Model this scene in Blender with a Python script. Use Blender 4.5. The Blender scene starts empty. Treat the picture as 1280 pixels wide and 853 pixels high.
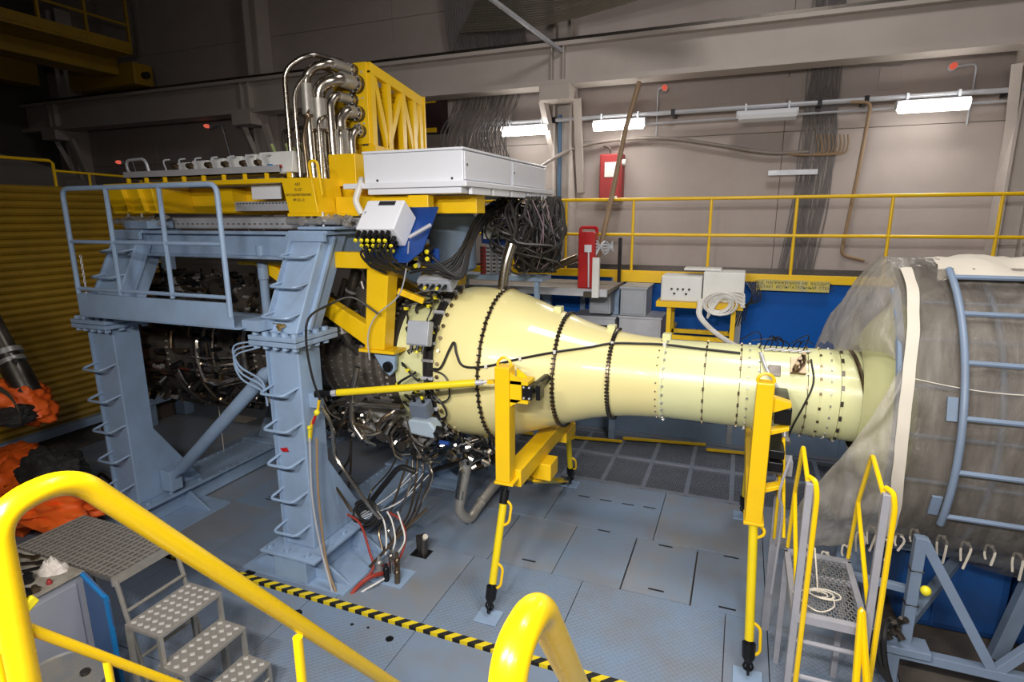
import bpy, bmesh, math, random
from mathutils import Vector, Matrix, noise
PI = math.pi
sc = bpy.context.scene
COL = sc.collection
rnd = random.Random(7)

# ------------------------------------------------------------------ camera
FPX, CH = 722.0, 3.6                       # focal length in pixels of the 1280-wide frame, eye height
YAW, PITCH, ROLL = math.radians(21.6), math.radians(12.3), math.radians(-0.3)
_r = Vector((math.cos(YAW), math.sin(YAW), 0)); _f = Vector((-math.sin(YAW), math.cos(YAW), 0)); _z = Vector((0, 0, 1))
FWD = _f*math.cos(PITCH) - _z*math.sin(PITCH)
_u = _z*math.cos(PITCH) + _f*math.sin(PITCH)
RIGHT = _r*math.cos(ROLL) + _u*math.sin(ROLL)
UP = _u*math.cos(ROLL) - _r*math.sin(ROLL)
EYE = Vector((0, 0, CH))
cam = bpy.data.cameras.new('camera'); cam.lens = FPX/1280*36; cam.sensor_width = 36; cam.sensor_fit = 'HORIZONTAL'; cam.clip_start = .05
camo = bpy.data.objects.new('camera', cam); COL.objects.link(camo)
camo.matrix_world = Matrix((( RIGHT.x, UP.x, -FWD.x, 0), (RIGHT.y, UP.y, -FWD.y, 0), (RIGHT.z, UP.z, -FWD.z, CH), (0, 0, 0, 1)))
sc.camera = camo
# ------------------------------------------------------------------ light and exposure
w = bpy.data.worlds.new('hall'); sc.world = w; w.use_nodes = True
w.node_tree.nodes['Background'].inputs[0].default_value = (.5, .48, .5, 1)
w.node_tree.nodes['Background'].inputs[1].default_value = 0.03
sc.view_settings.view_transform = 'Standard'; sc.view_settings.look = 'None'; sc.view_settings.gamma = 1
sc.view_settings.use_curve_mapping = False
sc.view_settings.exposure = 0.0
def area(name, loc, target, sx, sy, power, col=(1, .965, .93), spread=180):
    l = bpy.data.lights.new(name, 'AREA'); l.shape = 'RECTANGLE'; l.size = sx; l.size_y = sy; l.energy = power; l.color = col; l.spread = math.radians(spread)
    o = bpy.data.objects.new(name, l); COL.objects.link(o); o.location = loc
    o.rotation_euler = (Vector(target) - Vector(loc)).to_track_quat('-Z', 'Y').to_euler()
    return o
NEAR_LAMPS = [(-2.2, -1.3, 5.1, 74), (.2, -1.3, 5.1, 90), (1.9, -1.3, 5.1, 22)]
for p in NEAR_LAMPS:
    area('near_wall_lamp', (p[0], p[1]+.12, p[2]-.05), (p[0]+.1, 4.6, .6), 1.0, .09, p[3], spread=118)
area('roof_lamp', (1.3, 3.0, 6.3), (.9, 4.4, 0), 1.3, .3, 50, spread=130)
area('upper_wall_fill', (.6, 4.6, 9.2), (.3, 6.4, 0), 1.6, 1.6, 190)  # added fill to lift the upper walls, no known fixture here
area('camera_side_fill', (-1.0, -.45, 4.5), (-2.3, 5.0, 1.5), .5, .2, 74, spread=128)  # added flash-like light from the camera side, not a platform fixture
BACK_LAMPS = [(-3.7, True), (-2.05, True), (.19, False), (2.29, True)]

# ------------------------------------------------------------------ pixel rays (design aid: where a ray through a photo pixel meets a plane of the hall)
def W(px, py, X=None, Y=None, Z=None):
    d = RIGHT*((px-640)/FPX) - UP*((py-426.5)/FPX) + FWD
    k = (X-EYE.x)/d.x if X is not None else (Y-EYE.y)/d.y if Y is not None else (Z-EYE.z)/d.z
    return EYE + d*k

# ------------------------------------------------------------------ materials
MATS = {}
def mat(name, col, rough=.5, metal=0., col2=None, nscale=6., mix=.35, bump=0., bscale=60., rvar=.1, spec=.5, coat=0.):
    if name in MATS: return MATS[name]
    m = bpy.data.materials.new(name); m.use_nodes = True; nt = m.node_tree; N = nt.nodes; L = nt.links
    b = N['Principled BSDF']; b.inputs['Metallic'].default_value = metal; b.inputs['Roughness'].default_value = rough
    b.inputs['Specular IOR Level'].default_value = spec; b.inputs['Coat Weight'].default_value = coat
    tc = N.new('ShaderNodeTexCoord')
    n = N.new('ShaderNodeTexNoise'); n.inputs['Scale'].default_value = nscale; n.inputs['Detail'].default_value = 6; n.inputs['Roughness'].default_value = .65
    L.new(tc.outputs['Object'], n.inputs['Vector'])
    r = N.new('ShaderNodeValToRGB'); r.color_ramp.elements[0].position = .38; r.color_ramp.elements[1].position = .72
    c2 = col2 or tuple(c*.55 for c in col)
    r.color_ramp.elements[0].color = (*col, 1)
    r.color_ramp.elements[1].color = (*[a*(1-mix)+c*mix for a, c in zip(col, c2)], 1)
    L.new(n.outputs['Fac'], r.inputs['Fac']); L.new(r.outputs['Color'], b.inputs['Base Color'])
    if rvar:
        mr = N.new('ShaderNodeMapRange'); mr.inputs['To Min'].default_value = max(.02, rough-rvar); mr.inputs['To Max'].default_value = min(1, rough+rvar)
        L.new(n.outputs['Fac'], mr.inputs['Value']); L.new(mr.outputs['Result'], b.inputs['Roughness'])
    if bump:
        n2 = N.new('ShaderNodeTexNoise'); n2.inputs['Scale'].default_value = bscale; n2.inputs['Detail'].default_value = 4
        L.new(tc.outputs['Object'], n2.inputs['Vector'])
        bp = N.new('ShaderNodeBump'); bp.inputs['Strength'].default_value = bump; bp.inputs['Distance'].default_value = .01
        L.new(n2.outputs['Fac'], bp.inputs['Height']); L.new(bp.outputs['Normal'], b.inputs['Normal'])
    MATS[name] = m
    return m
def emit(name, col, strength):
    m = bpy.data.materials.new(name); m.use_nodes = True; nt = m.node_tree
    nt.nodes.remove(nt.nodes['Principled BSDF']); e = nt.nodes.new('ShaderNodeEmission')
    e.inputs[0].default_value = (*col, 1); e.inputs[1].default_value = strength
    nt.links.new(e.outputs[0], nt.nodes['Material Output'].inputs[0])
    return m
BLUEGREY = mat('blue_grey_paint', (.285, .40, .57), .42, col2=(.20, .24, .30), nscale=3.5, mix=.45, bump=.05, bscale=90)
DUCTBAR = mat('dull_blue_grey_paint', (.185, .245, .345), .45, col2=(.14, .17, .21), nscale=4, mix=.45)
FLOOR = mat('floor_paint', (.185, .255, .365), .5, col2=(.20, .18, .155), nscale=1.1, mix=.75, bump=.06, bscale=140, rvar=.14)
FLOOR2 = mat('floor_paint_worn', (.195, .25, .335), .48, col2=(.24, .215, .18), nscale=1.5, mix=.85, bump=.06, bscale=140, rvar=.14)
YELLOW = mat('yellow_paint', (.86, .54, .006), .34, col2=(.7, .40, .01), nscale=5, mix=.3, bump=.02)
YELLOW_D = mat('dark_yellow_paint', (.36, .215, .012), .5, col2=(.22, .135, .012), nscale=2.2, mix=.6)  # yellow with a darker base colour, for enclosure and crane
LEMON = mat('lemon_yellow_paint', (.78, .60, .008), .36, col2=(.6, .42, .02), nscale=6, mix=.35)
RAILY = mat('yellow_handrail_paint', (.9, .60, .004), .26, col2=(.86, .50, .003), nscale=9, mix=.3, coat=.2)
CONE = mat('pale_yellow_enamel', (.80, .715, .335), .34, col2=(.76, .65, .28), nscale=1.2, mix=.5, spec=.3, coat=.6, rvar=.05)
CONE2 = mat('pale_green_yellow_enamel', (.735, .735, .40), .30, col2=(.66, .66, .33), nscale=1.5, mix=.5, coat=.2, bump=.03, bscale=200)
WALL = mat('wall_plaster', (.42, .36, .335), .8, col2=(.33, .275, .25), nscale=.9, mix=.55, bump=.05, bscale=30)
BEAMC = mat('beam_paint', (.50, .445, .41), .6, col2=(.40, .35, .32), nscale=1.2, mix=.5)
DARK = mat('dark_hall_paint', (.10, .09, .085), .8, nscale=1.2)
BLUE_DIM = mat('dimmed_blue_paint', (.006, .07, .26), .45, col2=(.02, .04, .1), nscale=2, mix=.6)  # deep blue darkened for the weak light by the trestle, with dirt
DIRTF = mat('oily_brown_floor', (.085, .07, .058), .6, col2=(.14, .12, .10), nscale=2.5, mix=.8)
LADG = mat('ladder_grey_paint', (.36, .36, .40), .42, metal=.1, nscale=8, mix=.3)
PIT = mat('pit_dark', (.05, .048, .046), .8, col2=(.16, .10, .07), nscale=1.6, mix=.9)
WHITE = mat('white_enamel', (.74, .755, .80), .35, col2=(.66, .66, .68), nscale=2, mix=.3)
WHITE2 = mat('white_box_paint', (.72, .72, .70), .45, col2=(.58, .56, .5), nscale=5, mix=.35)
LGREY = mat('light_grey_steel', (.50, .51, .55), .38, metal=.2, nscale=6, mix=.3)
GREYBOX = mat('grey_box_paint', (.34, .36, .40), .45, nscale=8, mix=.25)
DGREYBOX = mat('dark_blue_grey_box_paint', (.13, .16, .21), .45, nscale=8, mix=.25)
LBLUEBOX = mat('pale_blue_grey_box_paint', (.33, .40, .47), .42, nscale=8, mix=.25)
BLUE = mat('deep_blue_paint', (.001, .095, .42), .5, col2=(.001, .06, .27), nscale=2, mix=.5, spec=.2)
BLUE2 = mat('bright_blue_paint', (.01, .19, .50), .4, nscale=4, mix=.3)
NAVY = mat('navy_plate_paint', (.008, .045, .22), .4, nscale=4, mix=.3)
RED = mat('red_paint', (.50, .012, .014), .38, nscale=4, mix=.25)
RED2 = mat('red_cabinet_paint', (.34, .03, .03), .5, nscale=5, mix=.25)
BLACK = mat('black_rubber', (.016, .015, .015), .45, nscale=12, mix=.3, rvar=.15)
BLACKM = mat('black_metal', (.02, .02, .022), .35, metal=.6, nscale=12, mix=.3)
STEEL = mat('stainless_steel', (.52, .48, .42), .26, metal=1., col2=(.36, .30, .23), nscale=7, mix=.6, rvar=.1)
STEELW = mat('wrapped_steel', (.44, .42, .38), .4, metal=.55, col2=(.28, .25, .21), nscale=12, mix=.5, bump=.15, bscale=120)
DSTEEL = mat('dark_oily_steel', (.15, .132, .116), .32, metal=.85, col2=(.03, .026, .024), nscale=5, mix=.6, rvar=.15)
CASE = mat('dark_engine_casing', (.085, .077, .072), .34, metal=.5, col2=(.16, .13, .10), nscale=6, mix=.7, rvar=.14)
BRONZE = mat('heat_tinted_pipe', (.22, .16, .10), .32, metal=.9, col2=(.10, .08, .07), nscale=9, mix=.6)
ALU = mat('aluminium_casting', (.46, .45, .44), .36, metal=.55, col2=(.22, .21, .20), nscale=14, mix=.6, bump=.1)
TREADB = mat('worn_bright_aluminium', (.80, .77, .72), .35, metal=.4, nscale=10)
TREAD = mat('tread_plate_aluminium', (.42, .39, .35), .4, metal=.45, col2=(.28, .26, .23), nscale=10, mix=.5)
WHITECABLE = mat('white_cable_sleeve', (.72, .70, .66), .6, nscale=20, mix=.2)
ORANGE = mat('orange_tarpaulin', (.95, .15, .015), .55, col2=(.7, .07, .01), nscale=6, mix=.4)
CLOTHB = mat('black_cloth', (.018, .017, .016), .8, nscale=9)
WEB = mat('olive_webbing', (.10, .085, .06), .8, nscale=30, mix=.3)
CREAM = mat('cream_canvas', (.60, .55, .465), .85, col2=(.55, .5, .42), nscale=7, mix=.4)
ROPE = mat('cream_rope', (.66, .60, .50), .9, nscale=30, mix=.3)
REDHOSE = mat('red_hose', (.33, .035, .022), .5, nscale=12)
HOSEG = mat('dusty_brown_grey_hose', (.24, .205, .18), .6, nscale=8)
BOLTB = mat('bright_bolt_steel', (.52, .47, .40), .35, metal=.4, nscale=12)
BROWN = mat('brown_wood_pole', (.30, .20, .115), .55, nscale=8)
DECK = mat('dirty_steel_deck', (.20, .175, .145), .6, metal=.3, col2=(.33, .30, .26), nscale=4, mix=.7)
CABGREY = mat('cabinet_grey_paint', (.33, .345, .40), .45, nscale=3, mix=.2)
PAPER = mat('paper', (.75, .74, .70), .8, nscale=20, mix=.1)
INK = mat('ink_black', (.03, .028, .02), .7, nscale=20, mix=.1)
YTAPE = mat('yellow_marker_tape', (.82, .70, .02), .5, nscale=20, mix=.1)
CABLEW = mat('wall_cable_grey', (.17, .155, .155), .6, nscale=10)
MESHG = mat('galvanised_mesh', (.36, .36, .37), .4, metal=.6, nscale=10)
DUCTIN = mat('duct_lining', (.25, .215, .175), .7, col2=(.17, .145, .12), nscale=2, mix=.6)
SILVER = mat('galvanised_floor_mesh', (.30, .33, .38), .45, metal=.4, nscale=5)
OLIVE = mat('pale_green_sheath', (.34, .40, .16), .6, nscale=9)
GLASSB = mat('dark_window', (.03, .03, .035), .15, nscale=9)
LAMPW = emit('fluorescent_tube', (1, .97, .90), 17)
REDL = emit('red_signal_lens', (1, .16, .10), .62)

def film_material(name, c1, c2, lo, hi):
    m = bpy.data.materials.new(name); m.use_nodes = True; nt = m.node_tree; N = nt.nodes; L = nt.links
    b = N['Principled BSDF']; b.inputs['Roughness'].default_value = .24; b.inputs['Specular IOR Level'].default_value = .7
    tc = N.new('ShaderNodeTexCoord'); n = N.new('ShaderNodeTexNoise'); n.inputs['Scale'].default_value = 3.2; n.inputs['Detail'].default_value = 7
    n.inputs['Distortion'].default_value = 1.0
    mp = N.new('ShaderNodeMapping'); mp.inputs['Rotation'].default_value = (0, .6, 0); mp.inputs['Scale'].default_value = (2.4, 1, .55)
    L.new(tc.outputs['Object'], mp.inputs[0])
    L.new(mp.outputs[0], n.inputs['Vector'])
    r = N.new('ShaderNodeValToRGB'); r.color_ramp.elements[0].color = (*c1, 1); r.color_ramp.elements[1].color = (*c2, 1)
    r.color_ramp.elements[0].position = .35; r.color_ramp.elements[1].position = .7
    L.new(n.outputs['Fac'], r.inputs['Fac']); L.new(r.outputs['Color'], b.inputs['Base Color'])
    w1 = N.new('ShaderNodeTexNoise'); w1.inputs['Scale'].default_value = 8; w1.inputs['Detail'].default_value = 8; w1.inputs['Roughness'].default_value = .72; w1.inputs['Distortion'].default_value = .8
    bp = N.new('ShaderNodeBump'); bp.inputs['Strength'].default_value = .75; bp.inputs['Distance'].default_value = .03
    L.new(mp.outputs[0], w1.inputs['Vector']); L.new(w1.outputs['Fac'], bp.inputs['Height']); L.new(bp.outputs['Normal'], b.inputs['Normal'])
    t = N.new('ShaderNodeBsdfTransparent'); mx = N.new('ShaderNodeMixShader'); 
    tl = N.new('ShaderNodeBsdfTranslucent'); tl.inputs[0].default_value = (.6, .56, .5, 1)
    m2 = N.new('ShaderNodeMixShader'); m2.inputs[0].default_value = .25
    L.new(b.outputs[0], m2.inputs[1]); L.new(tl.outputs[0], m2.inputs[2])
    mr = N.new('ShaderNodeMapRange'); mr.inputs['To Min'].default_value = lo; mr.inputs['To Max'].default_value = hi
    L.new(n.outputs['Fac'], mr.inputs['Value']); L.new(mr.outputs['Result'], mx.inputs[0])
    L.new(t.outputs[0], mx.inputs[1]); L.new(m2.outputs[0], mx.inputs[2])
    L.new(mx.outputs[0], N['Material Output'].inputs[0])
    return m
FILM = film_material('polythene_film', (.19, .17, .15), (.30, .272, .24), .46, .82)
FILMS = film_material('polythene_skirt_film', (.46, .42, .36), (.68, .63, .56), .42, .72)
def stripe_material():
    m = bpy.data.materials.new('hazard_stripe_tape'); m.use_nodes = True; nt = m.node_tree; N = nt.nodes; L = nt.links
    b = N['Principled BSDF']; b.inputs['Roughness'].default_value = .5
    tc = N.new('ShaderNodeTexCoord'); sx = N.new('ShaderNodeSeparateXYZ'); L.new(tc.outputs['Object'], sx.inputs[0])
    a = N.new('ShaderNodeMath'); a.operation = 'SUBTRACT'; L.new(sx.outputs['X'], a.inputs[0]); L.new(sx.outputs['Y'], a.inputs[1])
    d = N.new('ShaderNodeMath'); d.operation = 'DIVIDE'; d.inputs[1].default_value = .145; L.new(a.outputs[0], d.inputs[0])
    f = N.new('ShaderNodeMath'); f.operation = 'FRACT'; L.new(d.outputs[0], f.inputs[0])
    g = N.new('ShaderNodeMath'); g.operation = 'GREATER_THAN'; g.inputs[1].default_value = .5; L.new(f.outputs[0], g.inputs[0])
    mx = N.new('ShaderNodeMix'); mx.data_type = 'RGBA'; mx.inputs[6].default_value = (.02, .02, .02, 1); mx.inputs[7].default_value = (.78, .6, .02, 1)
    L.new(g.outputs[0], mx.inputs[0]); L.new(mx.outputs[2], b.inputs['Base Color'])
    return m
HAZ = stripe_material()
def tread_floor():
    m = FLOOR.copy(); m.name = 'floor_paint_tread'; nt = m.node_tree; N = nt.nodes; L = nt.links
    tc = N.new('ShaderNodeTexCoord'); outs = []
    for sgn in (1, -1):
        wv = N.new('ShaderNodeTexWave'); wv.inputs['Scale'].default_value = 9.0; wv.bands_direction = 'DIAGONAL'
        mp = N.new('ShaderNodeMapping'); mp.inputs['Scale'].default_value = (1.3, 1.3*sgn, 0)
        L.new(tc.outputs['Object'], mp.inputs[0]); L.new(mp.outputs[0], wv.inputs['Vector']); outs.append(wv.outputs['Fac'])
    mm = N.new('ShaderNodeMath'); mm.operation = 'MAXIMUM'; L.new(outs[0], mm.inputs[0]); L.new(outs[1], mm.inputs[1])
    bp = N.new('ShaderNodeBump'); bp.inputs['Strength'].default_value = .45; bp.inputs['Distance'].default_value = .006
    L.new(mm.outputs[0], bp.inputs['Height']); L.new(bp.outputs['Normal'], N['Principled BSDF'].inputs['Normal'])
    return m
FLOORT = tread_floor()

# ------------------------------------------------------------------ geometry
class G:
    def __init__(s): s.v = []; s.f = []
    def add(s, vs, fs):
        n = len(s.v); s.v += [tuple(v) for v in vs]; s.f += [tuple(i+n for i in f) for f in fs]; return s
    def bx(s, x0, x1, y0, y1, z0, z1):
        return s.add([(x, y, z) for x in (x0, x1) for y in (y0, y1) for z in (z0, z1)],
                     [(0, 1, 3, 2), (4, 6, 7, 5), (0, 4, 5, 1), (2, 3, 7, 6), (0, 2, 6, 4), (1, 5, 7, 3)])
    def box(s, c, size, R=None):
        c = Vector(c); R = R or Matrix.Identity(3)
        vs = [c + R @ Vector((x*size[0]/2, y*size[1]/2, z*size[2]/2)) for x in (-1, 1) for y in (-1, 1) for z in (-1, 1)]
        return s.add(vs, [(0, 1, 3, 2), (4, 6, 7, 5), (0, 4, 5, 1), (2, 3, 7, 6), (0, 2, 6, 4), (1, 5, 7, 3)])
    def bar(s, p, q, w, h, up=(0, 0, 1)):
        p = Vector(p); q = Vector(q); d = (q-p); L = d.length; d.normalize(); u = Vector(up)
        if abs(d.dot(u)) > .98: u = Vector((1, 0, 0))
        sd = d.cross(u).normalized(); uu = sd.cross(d)
        return s.box((p+q)/2, (L, w, h), Matrix((d, sd, uu)).transposed())
    def ring_frame(s, d):
        u = Vector((0, 0, 1)) if abs(d.z) < .9 else Vector((1, 0, 0))
        a = d.cross(u).normalized(); return a, a.cross(d).normalized()
    def tube(s, pts, r, n=8, fil=0., seg=4, caps=True, closed=False):
        pts = [Vector(p) for p in pts]
        if fil and len(pts) > 2: pts = fillet(pts, fil, seg, closed)
        m = len(pts); rings = []; a = None
        for i in range(m):
            if closed: d = (pts[(i+1) % m]-pts[i-1])
            else: d = pts[min(i+1, m-1)]-pts[max(i-1, 0)]
            if d.length < 1e-9: d = Vector((0, 0, 1))
            d.normalize()
            if a is None: a, b = s.ring_frame(d)
            else:
                a = (a - d*a.dot(d))
                if a.length < 1e-6: a, b = s.ring_frame(d)
                a.normalize(); b = a.cross(d)
            rr = r[i] if isinstance(r, (list, tuple)) else r
            rings.append([pts[i] + a*(rr*math.cos(2*PI*k/n)) + b*(rr*math.sin(2*PI*k/n)) for k in range(n)])
        vs = [v for g in rings for v in g]; fs = []
        for i in range(m if closed else m-1):
            j = (i+1) % m
            for k in range(n): fs.append((i*n+k, i*n+(k+1) % n, j*n+(k+1) % n, j*n+k))
        if caps and not closed: fs += [tuple(range(n))[::-1], tuple((m-1)*n+k for k in range(n))]
        return s.add(vs, fs)
    def cyl(s, p, q, r, n=12, r2=None): return s.tube([p, q], [r, r2 if r2 is not None else r], n)
    def lathe(s, prof, c, ax='x', n=48, a0=0., a1=2*PI):
        # prof: (axial, radius); angle 0 up, growing towards -Y for ax x
        full = abs(a1-a0-2*PI) < 1e-6; k = n if full else n+1; vs = []
        for t, r in prof:
            for i in range(k):
                a = a0+(a1-a0)*i/n; ca, sa = r*math.cos(a), r*math.sin(a)
                vs.append((c[0]+t, c[1]-sa, c[2]+ca) if ax == 'x' else (c[0]+sa, c[1]+t, c[2]+ca) if ax == 'y' else (c[0]+ca, c[1]+sa, c[2]+t))
        fs = []
        for j in range(len(prof)-1):
            for i in range(n):
                i2 = (i+1) % k
                fs.append((j*k+i, (j+1)*k+i, (j+1)*k+i2, j*k+i2))
        return s.add(vs, fs)
    def prism(s, poly, ax, d0, d1):
        # poly in the two other axes: x -> (y,z), y -> (x,z), z -> (x,y)
        def P(p, d): return (d, p[0], p[1]) if ax == 'x' else (p[0], d, p[1]) if ax == 'y' else (p[0], p[1], d)
        n = len(poly)
        return s.add([P(p, d0) for p in poly]+[P(p, d1) for p in poly],
                     [tuple(range(n)), tuple(range(2*n-1, n-1, -1))]+[(i, (i+1) % n, (i+1) % n+n, i+n) for i in range(n)])
    def slab(s, poly, t):                    # 3-D polygon with thickness vector t
        n = len(poly); t = Vector(t); a = [Vector(p) for p in poly]
        return s.add(a+[p+t for p in a], [tuple(range(n)), tuple(range(2*n-1, n-1, -1))]+[(i, (i+1) % n, (i+1) % n+n, i+n) for i in range(n)])
    def bolt(s, p, d, r=.014, h=.012):
        p = Vector(p); d = Vector(d).normalized(); return s.tube([p-d*.002, p+d*h], r, 6)
    def ball(s, c, r, n=10, sz=1.):
        return s.lathe([(-r*math.cos(PI*i/6)*sz, max(.0005, r*math.sin(PI*i/6))) for i in range(7)], c, 'z', n)
    def grid(s, fn, nu, nv, closed_u=False):
        vs = [fn(i/nu, j/nv) for j in range(nv+1) for i in range(nu+1)]
        return s.add(vs, [(j*(nu+1)+i, j*(nu+1)+i+1, (j+1)*(nu+1)+i+1, (j+1)*(nu+1)+i) for j in range(nv) for i in range(nu)])
def fillet(pts, r, seg=4, closed=False):
    out = []; m = len(pts)
    for i, p in enumerate(pts):
        if not closed and i in (0, m-1): out.append(p); continue
        a = pts[i-1]-p; b = pts[(i+1) % m]-p; la, lb = a.length, b.length
        if la < 1e-6 or lb < 1e-6: out.append(p); continue
        t = min(r, la*.48, lb*.48); A = p+a*(t/la); B = p+b*(t/lb)
        for k in range(seg+1):
            u = k/seg; out.append(A*(1-u)**2+p*(2*u*(1-u))+B*u*u)
    return out
def smoothline(pts, n=5):                     # Catmull-Rom through points
    P = [Vector(p) for p in pts]; P = [P[0]*2-P[1]]+P+[P[-1]*2-P[-2]]; o = []
    for i in range(1, len(P)-2):
        for k in range(n):
            t = k/n; a, b, c, d = P[i-1:i+3]
            o.append(.5*((2*b)+(c-a)*t+(2*a-5*b+4*c-d)*t*t+(3*b-a-3*c+d)*t**3))
    o.append(P[-2]); return o

WL = {}
def obj(name, g, m, parent=None, smooth=True, bevel=0., kind=None, label=None, angle=38):
    me = bpy.data.meshes.new(name); me.from_pydata(g.v, [], g.f); me.update()
    bm = bmesh.new(); bm.from_mesh(me); bmesh.ops.recalc_face_normals(bm, faces=bm.faces); bm.to_mesh(me); bm.free()
    o = bpy.data.objects.new(name, me); COL.objects.link(o)
    if isinstance(m, (list, tuple)):
        for x in m: me.materials.append(x)
    else: me.materials.append(m)
    if smooth:
        me.shade_smooth(); me.set_sharp_from_angle(angle=math.radians(angle))
    off = Vector((0, 0, 0))
    if parent is not None:
        o.parent = parent; o.location = -WL[parent.name]; off = WL[parent.name] + o.location
    WL[o.name] = off
    if bevel:
        b = o.modifiers.new('bevel', 'BEVEL'); b.width = bevel; b.segments = 2; b.limit_method = 'ANGLE'; b.angle_limit = math.radians(40)
    if kind: o['kind'] = kind
    if label: o['label'] = label
    return o
def tag(o, label, cat, group=None):
    o['label'] = label; o['category'] = cat
    if group: o['group'] = group
    return o
def thing(name, label, cat, loc=(0, 0, 0), group=None):
    o = bpy.data.objects.new(name, None); o.empty_display_size = .1; COL.objects.link(o); o.location = loc; WL[o.name] = Vector(loc)
    return tag(o, label, cat, group)
def single(name, g, m, label, cat, group=None, **k):
    return tag(obj(name, g, m, None, **k), label, cat, group)
def struct(name, g, m, **k):
    o = obj(name, g, m, **k); o['kind'] = 'structure'; return o
def dup(root, delta, label=None):
    c = root.copy(); COL.objects.link(c); c.location = root.location + Vector(delta); WL[c.name] = WL[root.name] + Vector(delta)
    if label: c['label'] = label
    for ch in root.children:
        d = ch.copy(); COL.objects.link(d); d.parent = c
        for gc in ch.children:
            e = gc.copy(); COL.objects.link(e); e.parent = d
    return c
def text(body, name, size, m, parent, o, ex, ey, align='CENTER'):
    cu = bpy.data.curves.new(name, 'FONT'); cu.body = body; cu.size = size; cu.extrude = .0008; cu.align_x = align; cu.resolution_u = 2
    t = bpy.data.objects.new(name, cu); COL.objects.link(t)
    bpy.context.view_layer.update()
    me = bpy.data.meshes.new_from_object(t.evaluated_get(bpy.context.evaluated_depsgraph_get()))
    bpy.data.objects.remove(t)
    ex = Vector(ex).normalized(); ey = Vector(ey).normalized(); ez = ex.cross(ey)
    for v in me.vertices: v.co = Vector(o) + ex*v.co.x + ey*v.co.y + ez*v.co.z
    ob = bpy.data.objects.new(name, me); COL.objects.link(ob); me.materials.clear(); me.materials.append(m)
    if parent is not None: ob.parent = parent; ob.location = -WL[parent.name]
    WL[ob.name] = Vector((0, 0, 0))
    return ob

# ================================================================== THE SETTING
XL, XR, YN, YB, ZC = -17.0, 6.2, -1.7, 10.5, 9.6
g = G(); PX0, PX1, PY0, PY1 = -3.3, 1.75, 7.3, 9.2          # pit under the grating
g.bx(XL, PX0, YN, YB, -.3, -.045).bx(PX1, XR, YN, YB, -.3, -.045).bx(PX0, PX1, YN, PY0, -.3, -.045).bx(PX0, PX1, PY1, YB, -.3, -.045)
g.bx(PX0, PX1, PY0, PY1, -.9, -.8)
floor = struct('floor', g, PIT, smooth=False)
def panel(x0, x1, y0, y1, m, gap=.004):
    dz = rnd.uniform(-.002, .001)
    obj('floor_panel', G().bx(x0+gap, x1-gap, y0+gap, y1-gap, -.045, dz), m, floor, smooth=False, bevel=.002)
def row(y0, y1, xs, ms):
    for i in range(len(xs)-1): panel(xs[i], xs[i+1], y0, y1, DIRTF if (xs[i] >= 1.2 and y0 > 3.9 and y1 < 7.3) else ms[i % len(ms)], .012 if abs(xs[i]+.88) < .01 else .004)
row(5.06, 6.07, [-9.4, -8.2, -7.0, -5.9, -4.7, -3.4, -2.3, -1.58, -.88, -.21, .45, 1.2, 2.4, 4.2, 6.2], [FLOOR2, FLOOR])
row(3.93, 5.06, [-9.4, -7.9, -6.4, -5.2, -3.4, -2.45, -1.25, .1, .45, 1.4, 2.8, 6.2], [FLOOR, FLOORT, FLOOR2, FLOOR, FLOOR2, FLOORT, FLOORT])
row(2.75, 3.83, [-9.4, -7.0, -5.4, -3.62, -2.45, -1.1, .45, 1.8, 3.5, 6.2], [FLOORT, FLOOR, FLOORT, FLOORT, FLOOR, FLOOR])
row(1.6, 2.75, [-9.4, -7.0, -5.0, -3.62, -2.45, -1.1, .2, 1.6, 3.5, 6.2], [FLOOR, FLOORT, FLOOR])
row(.2, 1.6, [-9.4, -6.5, -4.2, -2.2, 0, 2.2, 6.2], [FLOOR]); row(-1.7, .2, [-9.4, -5, -1, 3, 6.2], [FLOOR])
row(6.07, 7.28, [-9.4, -7.6, -6.1, -4.6, -3.1, -2.0, -.7, .45, 1.75, 3.5, 6.2], [FLOOR2, FLOOR])
row(7.28, 9.2, [-9.4, -7.2, -5.1, PX0], [FLOOR2, FLOOR]); row(7.28, 9.2, [PX1, 3.5, 6.2], [FLOOR2])
row(9.2, 10.5, [-9.4, -6, -3.3, -.5, 1.7, 6.2], [FLOOR2])
for y0, y1 in ((-1.7, 2), (2, 5.06), (5.06, 8), (8, 10.5)):
    for x0, x1 in ((-17, -13.2), (-13.2, -9.4)): panel(x0, x1, y0, y1, FLOOR2)
# recessed slots cut dark into the floor and small lifting holes
for px, py in ((661, 701), (755, 664), (832, 683), (914, 697), (820, 738), (909, 761), (730, 621), (757, 626), (785, 631), (812, 635)):
    p = W(px, py, Z=0); obj('lifting_slot', G().bx(p.x-.075, p.x+.075, p.y-.01, p.y+.01, -.01, .0025), BLACKM, floor, smooth=False)
for px, py, r in ((487, 799, .035), (440, 781, .015), (460, 785, .012), (371, 767, .05), (313, 716, .06)):
    p = W(px, py, Z=0); obj('access_hole', G().lathe([(-.01, .001), (-.01, r), (.0028, r), (.0028, .001)], p, 'z', 12), BLACKM, floor)
obj('hazard_strip', G().bx(-9.4, 4.2, 3.848, 3.916, -.045, .014), HAZ, floor, smooth=False)
g = G()
for x in [-3.29+i*.56 for i in range(9)]: g.bx(x, x+.06, 7.3, 9.15, -.06, -.006)
for y in (7.3, 8.25, 9.1): g.bx(PX0, PX1, y, y+.07, -.06, -.004)
obj('grating_frame', g, SILVER, floor, smooth=False)
g = G(); n = 150
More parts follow.
